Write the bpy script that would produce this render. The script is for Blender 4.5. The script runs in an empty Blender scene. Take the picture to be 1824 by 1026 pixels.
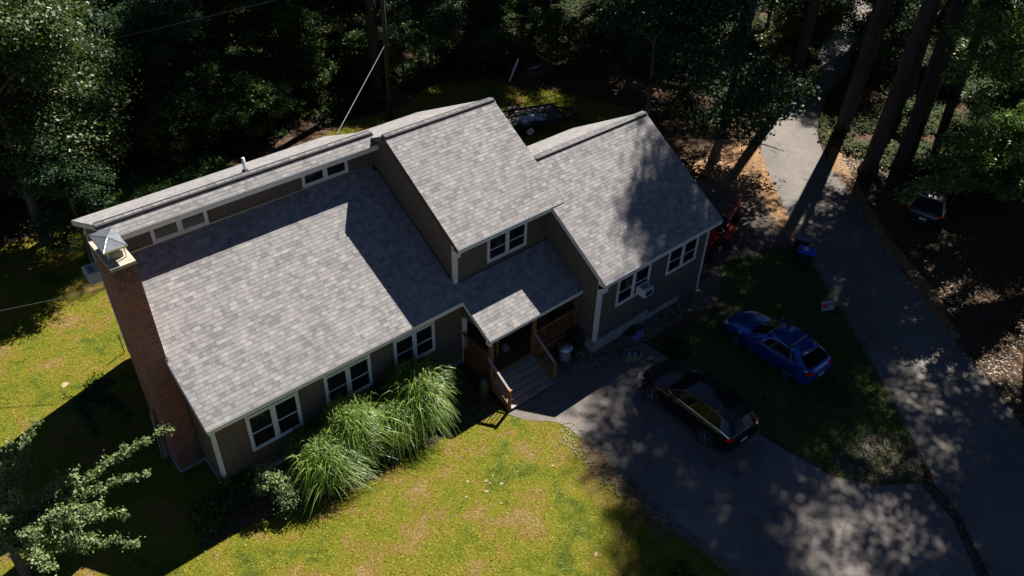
import bpy, math, random
import numpy as np
from mathutils import Vector, Matrix
from mathutils.geometry import tessellate_polygon
rnd = random.Random(7)
R_ = math.radians
SC = bpy.context.scene
COL = SC.collection

# ------------------------------------------------------------------ camera
CAM = np.array([-4.109, -17.583, 21.75]); FPX = 1441.3
p_, y_, r_ = R_(38.3455), R_(42.2843), R_(2.1011)
FW = np.array([math.sin(y_)*math.cos(p_), math.cos(y_)*math.cos(p_), -math.sin(p_)])
RT = np.array([math.cos(y_), -math.sin(y_), 0.0]); UP = np.cross(RT, FW)
RT, UP = RT*math.cos(r_)+UP*math.sin(r_), -RT*math.sin(r_)+UP*math.cos(r_)
cd = bpy.data.cameras.new("camera"); cam = bpy.data.objects.new("camera", cd); COL.objects.link(cam)
cd.sensor_width = 36; cd.lens = FPX/1824*36; cd.clip_end = 1000; cd.clip_start = 0.5
M = Matrix.Identity(4)
for i in range(3):
    M[i][0] = RT[i]; M[i][1] = UP[i]; M[i][2] = -FW[i]; M[i][3] = CAM[i]
cam.matrix_world = M
SC.camera = cam

# ------------------------------------------------------------------ world and sun
SUN = Vector((0.9062, 0.3205, 1.0)).normalized()
EL = math.asin(SUN.z); AZ = math.atan2(SUN.x, SUN.y)
w = bpy.data.worlds.new("World"); SC.world = w; w.use_nodes = True
nt = w.node_tree
for n in list(nt.nodes): nt.nodes.remove(n)
sky = nt.nodes.new('ShaderNodeTexSky'); sky.sky_type = 'NISHITA'; sky.sun_disc = False
sky.sun_elevation = EL; sky.sun_rotation = AZ; sky.air_density = 0.3; sky.dust_density = 0.0; sky.ozone_density = 4.0
bg = nt.nodes.new('ShaderNodeBackground'); bg.inputs[1].default_value = 0.05
wo = nt.nodes.new('ShaderNodeOutputWorld')
nt.links.new(sky.outputs[0], bg.inputs[0]); nt.links.new(bg.outputs[0], wo.inputs[0])
sd = bpy.data.lights.new("sun", 'SUN'); sd.energy = 5.0; sd.angle = R_(0.5); sd.color = (1.0, 0.94, 0.87)
so = bpy.data.objects.new("sun", sd); COL.objects.link(so)
so.rotation_euler = SUN.to_track_quat('Z', 'Y').to_euler(); so.location = (40, 20, 60)
SC.view_settings.view_transform = 'Standard'; SC.view_settings.look = 'None'
SC.view_settings.gamma = 1; SC.view_settings.exposure = 1.15
SC.cycles.max_bounces = 5; SC.cycles.diffuse_bounces = 3; SC.cycles.transparent_max_bounces = 8

# ------------------------------------------------------------------ projection helpers
def ray(px, py):
    return FW + RT*((px-912)/FPX) - UP*((py-513)/FPX)
def G(px, py, z=0.0):
    d = ray(px, py); t = (z-CAM[2])/d[2]; q = CAM+t*d
    return (float(q[0]), float(q[1]))
def D(px, py, dist):
    d = ray(px, py); d = d/np.linalg.norm(d); q = CAM+d*dist
    return Vector((float(q[0]), float(q[1]), float(q[2])))

# ------------------------------------------------------------------ material helpers
class NT:
    def __init__(s, name):
        s.m = bpy.data.materials.new(name); s.m.use_nodes = True; s.t = s.m.node_tree
        for n in list(s.t.nodes): s.t.nodes.remove(n)
        s.o = s.n('ShaderNodeOutputMaterial'); s.b = s.n('ShaderNodeBsdfPrincipled')
        s.l(s.b.outputs[0], s.o.inputs[0])
    def n(s, t, **k):
        x = s.t.nodes.new(t)
        for a, v in k.items(): setattr(x, a, v)
        return x
    def l(s, a, b): s.t.links.new(a, b)
    def math(s, op, a, b=None, c=None):
        x = s.n('ShaderNodeMath', operation=op)
        for i, v in enumerate((a, b, c)):
            if v is None: continue
            if isinstance(v, (int, float)): x.inputs[i].default_value = v
            else: s.l(v, x.inputs[i])
        return x.outputs[0]
    def noise(s, vec, scale, detail=4, rough=0.6, out=0):
        x = s.n('ShaderNodeTexNoise'); x.inputs['Scale'].default_value = scale
        x.inputs['Detail'].default_value = detail; x.inputs['Roughness'].default_value = rough
        if vec is not None: s.l(vec, x.inputs['Vector'])
        return x.outputs[out]
    def ramp(s, fac, stops, interp='LINEAR'):
        x = s.n('ShaderNodeValToRGB'); cr = x.color_ramp; cr.interpolation = interp
        while len(cr.elements) < len(stops): cr.elements.new(0.5)
        for e, (p, c) in zip(cr.elements, stops):
            e.position = p; e.color = (c[0], c[1], c[2], 1)
        s.l(fac, x.inputs[0]); return x.outputs[0]
    def mix(s, f, a, b, mode='MIX'):
        x = s.n('ShaderNodeMix', data_type='RGBA', blend_type=mode)
        for i, v in ((0, f), (6, a), (7, b)):
            if isinstance(v, (int, float)): x.inputs[i].default_value = v
            elif isinstance(v, tuple): x.inputs[i].default_value = (*v, 1)
            else: s.l(v, x.inputs[i])
        return x.outputs[2]
    def bump(s, h, strength, dist=0.02):
        x = s.n('ShaderNodeBump'); x.inputs['Strength'].default_value = strength
        x.inputs['Distance'].default_value = dist; s.l(h, x.inputs['Height'])
        s.l(x.outputs[0], s.b.inputs['Normal'])
    def set(s, **k):
        for a, v in k.items():
            i = s.b.inputs[a.replace('_', ' ')]
            if isinstance(v, tuple): i.default_value = (*v, 1) if len(v) == 3 else v
            elif isinstance(v, (int, float)): i.default_value = v
            else: s.l(v, i)
    def pos(s): return s.n('ShaderNodeNewGeometry').outputs['Position']
    def obj(s): return s.n('ShaderNodeTexCoord').outputs['Object']

def simple(name, c, rough=0.6, metal=0.0, var=0.15, scale=6.0, bump=0.0, spec=0.5, coat=0.0):
    m = NT(name); v = m.obj(); f = m.noise(v, scale, 5)
    a = tuple(max(0, x*(1-var)) for x in c); b = tuple(min(1, x*(1+var)) for x in c)
    m.set(Base_Color=m.ramp(f, [(0.3, a), (0.7, b)]), Metallic=metal)
    m.b.inputs['Specular IOR Level'].default_value = spec
    if coat: m.set(Coat_Weight=coat, Coat_Roughness=0.03)
    r2 = m.math('MULTIPLY_ADD', f, 0.15, rough-0.07); m.set(Roughness=r2)
    if bump: m.bump(m.noise(v, scale*8, 3), bump, 0.01)
    return m.m

# shingles: uv in metres, u along the eave, v up the slope
def shingle_mat():
    m = NT('asphalt_shingle'); uv = m.n('ShaderNodeTexCoord').outputs['UV']
    sp = m.n('ShaderNodeSeparateXYZ'); m.l(uv, sp.inputs[0]); u, v = sp.outputs[0], sp.outputs[1]
    row = m.math('FLOOR', m.math('DIVIDE', v, 0.143))
    wn = m.n('ShaderNodeTexWhiteNoise', noise_dimensions='1D'); m.l(row, wn.inputs['W'])
    def layer(wd, seed):
        cu = m.math('ADD', m.math('DIVIDE', u, wd), m.math('MULTIPLY', wn.outputs[0], 7.31+seed))
        col = m.math('FLOOR', cu)
        cx = m.n('ShaderNodeCombineXYZ'); m.l(col, cx.inputs[0]); m.l(row, cx.inputs[1]); cx.inputs[2].default_value = seed
        w2 = m.n('ShaderNodeTexWhiteNoise', noise_dimensions='3D'); m.l(cx.outputs[0], w2.inputs['Vector'])
        return w2.outputs[0], m.math('FRACT', cu)
    a, fa = layer(0.27, 0.0); b, fb = layer(0.155, 3.0)
    f = m.math('ADD', m.math('MULTIPLY', a, 0.5), m.math('MULTIPLY', b, 0.5))
    c = m.ramp(f, [(0.12, (0.13, 0.133, 0.143)), (0.33, (0.195, 0.194, 0.199)), (0.5, (0.24, 0.234, 0.234)), (0.68, (0.272, 0.257, 0.25)), (0.9, (0.345, 0.33, 0.322))])
    g = m.noise(uv, 90, 3); c = m.mix(0.22, c, m.ramp(g, [(0.35, (0.13, 0.12, 0.12)), (0.65, (0.40, 0.38, 0.36))]))
    st = m.noise(uv, 0.5, 3); c = m.mix(m.math('MULTIPLY', st, 0.22), c, (0.22, 0.205, 0.2))
    ea = m.math('LESS_THAN', fa, 0.05); c = m.mix(m.math('MULTIPLY', ea, 0.5), c, (0.07, 0.065, 0.065))
    m.set(Base_Color=c, Roughness=0.92); m.b.inputs['Specular IOR Level'].default_value = 0.25
    h = m.math('ADD', m.math('MULTIPLY', a, 0.5), m.math('MULTIPLY', g, 0.3)); m.bump(h, 0.45, 0.01)
    return m.m

def siding_mat():
    m = NT('brown_panel_siding'); uv = m.n('ShaderNodeTexCoord').outputs['UV']
    sp = m.n('ShaderNodeSeparateXYZ'); m.l(uv, sp.inputs[0])
    fr = m.math('FRACT', m.math('DIVIDE', sp.outputs[0], 0.305))
    gr = m.math('LESS_THAN', fr, 0.055)
    cx = m.n('ShaderNodeMapping'); cx.inputs['Scale'].default_value = (14, 1.2, 1); m.l(uv, cx.inputs[0])
    g = m.noise(cx.outputs[0], 3.0, 6)
    c = m.ramp(g, [(0.3, (0.088, 0.066, 0.052)), (0.7, (0.128, 0.098, 0.078))])
    c = m.mix(m.math('MULTIPLY', gr, 0.7), c, (0.035, 0.026, 0.02))
    m.set(Base_Color=c, Roughness=0.8); m.bump(m.math('SUBTRACT', m.math('MULTIPLY', g, 0.25), gr), 0.6, 0.01)
    return m.m

def brick_mat():
    m = NT('red_brick'); uv = m.n('ShaderNodeTexCoord').outputs['UV']
    br = m.n('ShaderNodeTexBrick'); m.l(uv, br.inputs['Vector'])
    br.inputs['Scale'].default_value = 1.0; br.inputs['Brick Width'].default_value = 0.215; br.inputs['Row Height'].default_value = 0.075
    br.inputs['Mortar Size'].default_value = 0.011; br.inputs['Mortar Smooth'].default_value = 0.2; br.inputs['Bias'].default_value = 0.0
    br.inputs['Color1'].default_value = (0.30, 0.085, 0.05, 1); br.inputs['Color2'].default_value = (0.12, 0.042, 0.033, 1)
    br.inputs['Mortar'].default_value = (0.30, 0.21, 0.16, 1)
    g = m.noise(uv, 1.7, 5); c = m.mix(m.math('MULTIPLY', g, 0.35), br.outputs['Color'], (0.13, 0.06, 0.045))
    # soot and lichen near the crown of the stack
    sp = m.n('ShaderNodeSeparateXYZ'); m.l(m.pos(), sp.inputs[0])
    t = m.n('ShaderNodeMapRange'); t.inputs[1].default_value = 7.3; t.inputs[2].default_value = 8.4; m.l(sp.outputs[2], t.inputs[0])
    k = m.math('MULTIPLY', t.outputs[0], m.math('GREATER_THAN', m.noise(uv, 4, 6), 0.47))
    c = m.mix(m.math('MULTIPLY', k, 0.75), c, (0.035, 0.03, 0.025))
    m.set(Base_Color=c, Roughness=0.9); m.bump(m.math('SUBTRACT', 1.0, br.outputs['Fac']), 0.6, 0.012)
    return m.m

def wood_mat(name, c1, c2, sc=(2, 30, 30), rough=0.7):
    m = NT(name); mp = m.n('ShaderNodeMapping'); mp.inputs['Scale'].default_value = sc; m.l(m.obj(), mp.inputs[0])
    g = m.noise(mp.outputs[0], 1.0, 6); g2 = m.noise(m.obj(), 2.5, 4)
    f = m.math('ADD', m.math('MULTIPLY', g, 0.6), m.math('MULTIPLY', g2, 0.4))
    m.set(Base_Color=m.ramp(f, [(0.35, c1), (0.65, c2)]), Roughness=rough); m.bump(g, 0.3, 0.005); return m.m

def grass_col(m, shade=1.0, dry=1.0):
    P = m.pos()
    n1 = m.noise(P, 0.55, 7, 0.68); n2 = m.noise(P, 2.6, 6, 0.7); n3 = m.noise(P, 12, 5, 0.75); n4 = m.noise(P, 0.9, 3)
    f = m.math('ADD', m.math('MULTIPLY', n1, 0.8), m.math('MULTIPLY', n2, 0.2))
    c = m.ramp(f, [(0.40, (0.095, 0.125, 0.010)), (0.455, (0.165, 0.178, 0.012)), (0.51, (0.208, 0.192, 0.016)), (0.555, (0.235, 0.172, 0.034)), (0.62, (0.30, 0.20, 0.08))])
    c = m.mix(m.math('MULTIPLY', m.math('GREATER_THAN', n4, 0.60), 0.30), c, (0.19, 0.19, 0.012))
    d = m.ramp(n3, [(0.3, (0.68, 0.70, 0.62)), (0.5, (0.85, 0.85, 0.85)), (0.75, (1.25, 1.22, 1.2))])
    c = m.mix(0.7, c, d, 'MULTIPLY')
    return c, n3, n2

def lawn_mat():
    m = NT('lawn_turf'); c, n3, n2 = grass_col(m); P = m.pos()
    b = m.noise(P, 2.3, 6, 0.7); b2 = m.noise(P, 0.16, 2)
    bare = m.math('MULTIPLY', m.math('GREATER_THAN', b, 0.64), m.math('GREATER_THAN', b2, 0.47))
    c = m.mix(m.math('MULTIPLY', bare, 0.6), c, (0.30, 0.21, 0.13))
    m.set(Base_Color=c, Roughness=0.95); m.b.inputs['Specular IOR Level'].default_value = 0.15
    m.bump(m.math('ADD', n3, m.noise(P, 45, 4, 0.8)), 0.9, 0.06); return m.m

def blade_mat():
    m = NT('grass_blades'); c, n3, n2 = grass_col(m)
    c = m.mix(1.0, c, (1.08, 1.16, 0.85), 'MULTIPLY'); m.set(Base_Color=c, Roughness=0.7)
    m.b.inputs['Specular IOR Level'].default_value = 0.3; return m.m

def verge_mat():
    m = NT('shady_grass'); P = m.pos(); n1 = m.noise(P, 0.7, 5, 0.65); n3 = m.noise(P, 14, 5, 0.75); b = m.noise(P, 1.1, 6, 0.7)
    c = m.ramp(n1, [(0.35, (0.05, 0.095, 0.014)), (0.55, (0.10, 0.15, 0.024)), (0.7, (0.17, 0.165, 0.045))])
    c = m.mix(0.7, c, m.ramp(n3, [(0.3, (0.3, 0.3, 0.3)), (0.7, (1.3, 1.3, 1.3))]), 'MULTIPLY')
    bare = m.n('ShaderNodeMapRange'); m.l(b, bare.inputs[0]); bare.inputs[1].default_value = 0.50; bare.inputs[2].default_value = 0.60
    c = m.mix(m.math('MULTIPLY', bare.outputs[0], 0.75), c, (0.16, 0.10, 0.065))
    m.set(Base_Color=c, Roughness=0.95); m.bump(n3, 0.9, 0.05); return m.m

def litter_mat(name, ca, cb, cc, sc=1.0, bump=0.9):
    m = NT(name); P = m.pos(); n1 = m.noise(P, 0.5*sc, 5, 0.65); n3 = m.noise(P, 11*sc, 6, 0.8)
    c = m.ramp(n1, [(0.35, ca), (0.6, cb)])
    vo = m.n('ShaderNodeTexVoronoi'); vo.inputs['Scale'].default_value = 16*sc; m.l(P, vo.inputs['Vector'])
    sx = m.n('ShaderNodeSeparateColor'); m.l(vo.outputs['Color'], sx.inputs[0])
    c = m.mix(m.math('MULTIPLY', m.math('GREATER_THAN', sx.outputs[0], 0.72), 0.75), c, cc)
    c = m.mix(0.7, c, m.ramp(n3, [(0.3, (0.35, 0.35, 0.35)), (0.7, (1.3, 1.3, 1.3))]), 'MULTIPLY')
    m.set(Base_Color=c, Roughness=0.95); m.b.inputs['Specular IOR Level'].default_value = 0.2
    m.bump(m.math('ADD', n3, sx.outputs[1]), bump, 0.03); return m.m

def asphalt_mat(name, base):
    m = NT(name); P = m.pos(); n1 = m.noise(P, 0.35, 5, 0.6); n3 = m.noise(P, 40, 4, 0.8); n2 = m.noise(P, 3, 5, 0.7)
    a = tuple(x*0.78 for x in base); b = tuple(x*1.22 for x in base)
    c = m.ramp(m.math('ADD', m.math('MULTIPLY', n1, 0.6), m.math('MULTIPLY', n2, 0.4)), [(0.38, a), (0.62, b)])
    c = m.mix(0.8, c, m.ramp(n3, [(0.3, (0.55, 0.55, 0.55)), (0.7, (1.45, 1.42, 1.4))]), 'MULTIPLY')
    st = m.noise(P, 0.85, 3, 0.4); k = m.n('ShaderNodeMapRange'); m.l(st, k.inputs[0]); k.inputs[1].default_value = 0.67; k.inputs[2].default_value = 0.71
    c = m.mix(m.math('MULTIPLY', k.outputs[0], 0.45), c, (0.03, 0.03, 0.03))
    vo = m.n('ShaderNodeTexVoronoi', feature='DISTANCE_TO_EDGE'); vo.inputs['Scale'].default_value = 0.28
    mp = m.n('ShaderNodeVectorMath', operation='ADD'); m.l(P, mp.inputs[0])
    ns = m.n('ShaderNodeTexNoise'); ns.inputs['Scale'].default_value = 1.2; m.l(P, ns.inputs['Vector']); m.l(ns.outputs['Color'], mp.inputs[1])
    m.l(mp.outputs[0], vo.inputs['Vector'])
    ck = m.math('LESS_THAN', vo.outputs['Distance'], 0.0035); c = m.mix(m.math('MULTIPLY', ck, 0.4), c, (0.04, 0.04, 0.04))
    m.set(Base_Color=c, Roughness=0.88); m.b.inputs['Specular IOR Level'].default_value = 0.3
    m.bump(n3, 0.5, 0.01); return m.m

def leaf_mat(name, ca, cb, cc, rough=0.42, trans=0.25, scale=0.9, spec=0.6):
    m = NT(name); P = m.obj(); n1 = m.noise(P, scale, 3); n2 = m.noise(P, 9.0, 2)
    gi = m.n('ShaderNodeNewGeometry'); rp = gi.outputs['Random Per Island']
    f = m.math('ADD', m.math('MULTIPLY', n1, 0.5), m.math('MULTIPLY', rp, 0.5))
    c = m.ramp(f, [(0.25, ca), (0.55, cb), (0.85, cc)])
    m.set(Base_Color=c, Roughness=rough); m.b.inputs['Specular IOR Level'].default_value = spec
    if trans:
        tr = m.n('ShaderNodeBsdfTranslucent'); m.l(m.mix(1.0, c, (1.6, 1.7, 0.7), 'MULTIPLY'), tr.inputs[0])
        mx = m.n('ShaderNodeMixShader'); mx.inputs[0].default_value = trans
        m.l(m.b.outputs[0], mx.inputs[1]); m.l(tr.outputs[0], mx.inputs[2]); m.l(mx.outputs[0], m.o.inputs[0])
    return m.m

def bark_mat(name, c1, c2):
    m = NT(name); mp = m.n('ShaderNodeMapping'); mp.inputs['Scale'].default_value = (9, 9, 1.2); m.l(m.obj(), mp.inputs[0])
    g = m.noise(mp.outputs[0], 1.0, 6, 0.7); m.set(Base_Color=m.ramp(g, [(0.35, c1), (0.65, c2)]), Roughness=0.95); m.bump(g, 1.0, 0.05); return m.m

def glass_mat(name, tint=(0.012, 0.014, 0.016), spec=0.5):
    m = NT(name); f = m.noise(m.obj(), 1.1, 3)
    m.set(Base_Color=m.ramp(f, [(0.3, tuple(x*0.5 for x in tint)), (0.7, tuple(x*1.6 for x in tint))]), Roughness=0.06)
    m.b.inputs['IOR'].default_value = 1.5; m.b.inputs['Specular IOR Level'].default_value = spec; m.bump(m.noise(m.obj(), 0.6, 2), 0.03, 0.05); return m.m

T = dict(
    shingle=shingle_mat(), siding=siding_mat(), brick=brick_mat(),
    white=simple('white_trim_paint', (0.62, 0.63, 0.62), 0.5, var=0.08, scale=3, bump=0.1),
    dark=simple('dark_flashing', (0.04, 0.04, 0.045), 0.5, 0.3),
    concrete=simple('concrete', (0.33, 0.31, 0.28), 0.9, var=0.25, scale=2.5, bump=0.4),
    slab=simple('chimney_crown_mortar', (0.40, 0.35, 0.27), 0.9, var=0.3, scale=5, bump=0.5),
    metal=simple('galvanised_metal', (0.55, 0.57, 0.58), 0.32, 0.9, var=0.12, scale=5),
    steel=simple('painted_steel', (0.5, 0.5, 0.5), 0.4, 0.6),
    glass=glass_mat('window_glass'), carglass=glass_mat('car_glass', (0.005, 0.005, 0.006), 0.15),
    cedar=wood_mat('orange_stained_wood', (0.15, 0.058, 0.022), (0.27, 0.115, 0.042)),
    tread=wood_mat('grey_weathered_boards', (0.19, 0.17, 0.155), (0.40, 0.37, 0.34)),
    decking=wood_mat('brown_deck_boards', (0.09, 0.04, 0.022), (0.17, 0.08, 0.045)),
    plank=wood_mat('pale_lumber', (0.20, 0.15, 0.10), (0.34, 0.27, 0.19), (20, 20, 2)),
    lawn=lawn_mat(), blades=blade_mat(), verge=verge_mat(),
    litter=litter_mat('forest_litter', (0.035, 0.024, 0.015), (0.09, 0.054, 0.030), (0.20, 0.12, 0.065)),
    needles=litter_mat('pine_needle_litter', (0.20, 0.105, 0.05), (0.34, 0.19, 0.09), (0.42, 0.28, 0.16)),
    mulch=litter_mat('mulch', (0.035, 0.024, 0.018), (0.07, 0.048, 0.036), (0.15, 0.12, 0.09), 1.2),
    gravel=litter_mat('gravel_dirt', (0.10, 0.075, 0.058), (0.17, 0.13, 0.10), (0.22, 0.18, 0.15), 1.6),
    stones=litter_mat('stone_bed', (0.09, 0.07, 0.055), (0.16, 0.12, 0.09), (0.45, 0.36, 0.28), 0.8),
    drive=asphalt_mat('driveway_asphalt', (0.165, 0.148, 0.135)), road=asphalt_mat('road_asphalt', (0.155, 0.14, 0.125)),
    leafA=leaf_mat('maple_leaves', (0.022, 0.05, 0.009), (0.055, 0.10, 0.016), (0.14, 0.18, 0.035), 0.5, spec=0.4),
    leafB=leaf_mat('dark_beech_leaves', (0.012, 0.040, 0.018), (0.03, 0.075, 0.028), (0.06, 0.115, 0.035), 0.6, 0.2, spec=0.3),
    leafC=leaf_mat('oak_leaves', (0.04, 0.095, 0.018), (0.10, 0.18, 0.035), (0.26, 0.33, 0.10), 0.45, 0.3, spec=0.45),
    leafD=leaf_mat('apple_leaves', (0.07, 0.12, 0.035), (0.17, 0.23, 0.085), (0.36, 0.40, 0.21), 0.5, 0.2, spec=0.35),
    leafE=leaf_mat('grey_green_leaves', (0.02, 0.042, 0.012), (0.055, 0.085, 0.022), (0.15, 0.17, 0.05), 0.48, 0.25, spec=0.45),
    hosta=leaf_mat('hosta_leaves', (0.01, 0.03, 0.01), (0.02, 0.05, 0.015), (0.035, 0.075, 0.02), 0.7, 0.1, spec=0.2),
    signboard=simple('sign_board', (0.26, 0.27, 0.3), 0.6), brass=simple('chime_brass', (0.22, 0.15, 0.04), 0.4, 0.6),
    patch=simple('dry_soil', (0.33, 0.26, 0.15), 0.95, var=0.3, scale=20),
    leafU=leaf_mat('undergrowth_leaves', (0.015, 0.035, 0.008), (0.035, 0.065, 0.014), (0.08, 0.10, 0.03), 0.8, 0.15, spec=0.1),
    leafY=leaf_mat('autumn_leaves', (0.06, 0.05, 0.01), (0.13, 0.11, 0.02), (0.26, 0.15, 0.03), 0.5),
    needleP=leaf_mat('pine_needles', (0.015, 0.035, 0.014), (0.028, 0.058, 0.02), (0.05, 0.085, 0.03), 0.5, 0.1),
    fern=leaf_mat('fern_fronds', (0.028, 0.08, 0.01), (0.055, 0.13, 0.015), (0.11, 0.19, 0.03), 0.6, spec=0.3),
    reed=leaf_mat('ornamental_grass_blades', (0.04, 0.10, 0.010), (0.15, 0.25, 0.03), (0.46, 0.52, 0.16), 0.4, 0.3, spec=0.5),
    barkP=bark_mat('pine_bark', (0.022, 0.016, 0.014), (0.075, 0.056, 0.05)), barkD=bark_mat('grey_bark', (0.05, 0.045, 0.04), (0.14, 0.125, 0.11)),
    blue=simple('blue_car_paint', (0.004, 0.07, 0.34), 0.2, 0.45, var=0.05, coat=1.0), black=simple('black_car_paint', (0.005, 0.005, 0.006), 0.25, 0.0, var=0.05, coat=0.5, spec=0.3),
    rubber=simple('tyre_rubber', (0.018, 0.018, 0.018), 0.85), rim=simple('alloy_rim', (0.42, 0.43, 0.45), 0.3, 0.8), blackpl=simple('black_plastic', (0.015, 0.015, 0.016), 0.55),
    greypl=simple('grey_plastic', (0.13, 0.14, 0.155), 0.5), bluepl=simple('blue_plastic_lid', (0.015, 0.05, 0.42), 0.35), red=simple('red_tractor_paint', (0.42, 0.012, 0.014), 0.3, 0.1, coat=0.6),
    redlamp=simple('red_lamp_lens', (0.5, 0.02, 0.01), 0.15), whitelamp=simple('headlamp_lens', (0.5, 0.52, 0.55), 0.1), plate=simple('number_plate', (0.6, 0.6, 0.6), 0.5),
    chrome=simple('chrome_trim', (0.7, 0.7, 0.72), 0.12, 1.0), cloth=simple('pale_tarp', (0.40, 0.45, 0.55), 0.7, bump=0.4), purple=simple('purple_cloth', (0.42, 0.20, 0.55), 0.8, bump=0.3),
    trailerfloor=wood_mat('worn_trailer_boards', (0.05, 0.04, 0.035), (0.13, 0.10, 0.085)), grey=simple('grey_bucket', (0.22, 0.24, 0.26), 0.5), wire=simple('cable', (0.09, 0.09, 0.09), 0.5),
    bluecloth=simple('blue_curtain', (0.01, 0.10, 0.35), 0.8), pole=wood_mat('pole_wood', (0.02, 0.015, 0.013), (0.045, 0.034, 0.028), (14, 14, 1)), yellow=simple('yellow_plastic', (0.5, 0.33, 0.05), 0.5),
    ripped=simple('beige_tub', (0.23, 0.20, 0.15), 0.6), clearpl=simple('bluish_jug', (0.32, 0.42, 0.48), 0.2),
)

# ------------------------------------------------------------------ mesh helpers
def tag(o, label=None, cat=None, group=None, kind=None):
    if label: o['label'] = label
    if cat: o['category'] = cat
    if group: o['group'] = group
    if kind: o['kind'] = kind
    return o
def empty(name, loc=(0, 0, 0), rz=0.0, label=None, cat=None, group=None):
    o = bpy.data.objects.new(name, None); COL.objects.link(o); o.location = loc; o.rotation_euler = (0, 0, rz)
    o.empty_display_size = 0.2
    return tag(o, label, cat, group)
def link(name, me, parent=None, mat=None):
    o = bpy.data.objects.new(name, me); COL.objects.link(o)
    if mat: me.materials.append(T[mat])
    if parent is not None: o.parent = parent
    return o
class MB:
    def __init__(s): s.v = []; s.f = []; s.uv = []; s.mi = []
    def poly(s, pts, uv=None, mi=0):
        k = len(s.v); s.v += [tuple(p) for p in pts]; s.f.append(tuple(range(k, k+len(pts)))); s.mi.append(mi)
        if uv is None:
            a, b, c = Vector(pts[0]), Vector(pts[1]), Vector(pts[2]); n = (b-a).cross(c-a)
            if n.length > 0: n.normalize()
            if abs(n.z) > 0.7: uv = [(p[0], p[1]) for p in pts]
            elif abs(n.x) > abs(n.y): uv = [(p[1], p[2]) for p in pts]
            else: uv = [(p[0], p[2]) for p in pts]
        s.uv.append(uv)
    def box(s, x0, x1, y0, y1, z0, z1, mi=0):
        p = [(x0, y0, z0), (x1, y0, z0), (x1, y1, z0), (x0, y1, z0), (x0, y0, z1), (x1, y0, z1), (x1, y1, z1), (x0, y1, z1)]
        for f in ((3, 2, 1, 0), (4, 5, 6, 7), (0, 1, 5, 4), (1, 2, 6, 5), (2, 3, 7, 6), (3, 0, 4, 7)): s.poly([p[i] for i in f], mi=mi)
        return s
    def obox(s, c, ax, ay, az, mi=0):   # centre and three half-axis vectors
        c, ax, ay, az = map(Vector, (c, ax, ay, az))
        p = [c+ax*i+ay*j+az*k for k in (-1, 1) for i, j in ((-1, -1), (1, -1), (1, 1), (-1, 1))]
        for f in ((3, 2, 1, 0), (4, 5, 6, 7), (0, 1, 5, 4), (1, 2, 6, 5), (2, 3, 7, 6), (3, 0, 4, 7)): s.poly([p[i] for i in f], mi=mi)
        return s
    def bar(s, a, b, w, h=None, mi=0):
        a, b = Vector(a), Vector(b); d = b-a; L = d.length; d.normalize(); h = h or w
        u = d.cross(Vector((0, 0, 1)));  u = Vector((1, 0, 0)) if u.length < 1e-4 else u.normalized()
        v = u.cross(d).normalized()
        return s.obox((a+b)/2, d*L/2, u*w/2, v*h/2, mi)
    def tube(s, pts, rad, n=8, cap=True, mi=0):
        pts = [Vector(p) for p in pts]; rings = []
        rad = rad if isinstance(rad, (list, tuple)) else [rad]*len(pts)
        u = None
        for i, p in enumerate(pts):
            d = (pts[min(i+1, len(pts)-1)]-pts[max(i-1, 0)]).normalized()
            if u is None: u = d.orthogonal().normalized()
            u = (u-d*u.dot(d)); u = u.normalized() if u.length > 1e-6 else d.orthogonal().normalized()
            v = d.cross(u); k = len(s.v)
            for j in range(n):
                a = 2*math.pi*j/n; s.v.append(tuple(p+(u*math.cos(a)+v*math.sin(a))*rad[i]))
            rings.append(k)
        for i in range(len(rings)-1):
            for j in range(n):
                j2 = (j+1) % n; s.f.append((rings[i]+j, rings[i]+j2, rings[i+1]+j2, rings[i+1]+j)); s.mi.append(mi); s.uv.append([(0, 0)]*4)
        if cap:
            s.f.append(tuple(rings[0]+j for j in reversed(range(n)))); s.mi.append(mi); s.uv.append([(0, 0)]*n)
            s.f.append(tuple(rings[-1]+j for j in range(n))); s.mi.append(mi); s.uv.append([(0, 0)]*n)
        return s
    def lathe(s, prof, n=24, c=(0, 0, 0), axis='z', mi=0):
        k0 = len(s.v)
        for r, h in prof:
            for j in range(n):
                a = 2*math.pi*j/n; x, y = r*math.cos(a), r*math.sin(a)
                q = (x, y, h) if axis == 'z' else ((h, x, y) if axis == 'x' else (x, h, y))
                s.v.append((q[0]+c[0], q[1]+c[1], q[2]+c[2]))
        for i in range(len(prof)-1):
            for j in range(n):
                j2 = (j+1) % n; s.f.append((k0+i*n+j, k0+i*n+j2, k0+(i+1)*n+j2, k0+(i+1)*n+j)); s.mi.append(mi); s.uv.append([(0, 0)]*4)
        return s
    def build(s, name, mat, parent=None, smooth=False, bevel=0.0):
        me = bpy.data.meshes.new(name); me.from_pydata(s.v, [], s.f)
        uvl = me.uv_layers.new(name='UVMap'); flat = [c for f in s.uv for q in f for c in q]
        uvl.data.foreach_set('uv', flat)
        for mm in (mat if isinstance(mat, (list, tuple)) else [mat]): me.materials.append(T[mm])
        me.polygons.foreach_set('material_index', s.mi)
        if smooth: me.polygons.foreach_set('use_smooth', [True]*len(me.polygons))
        me.update(); o = link(name, me, parent)
        if bevel:
            b = o.modifiers.new('bevel', 'BEVEL'); b.width = bevel; b.segments = 2; b.limit_method = 'ANGLE'
        return o
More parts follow.
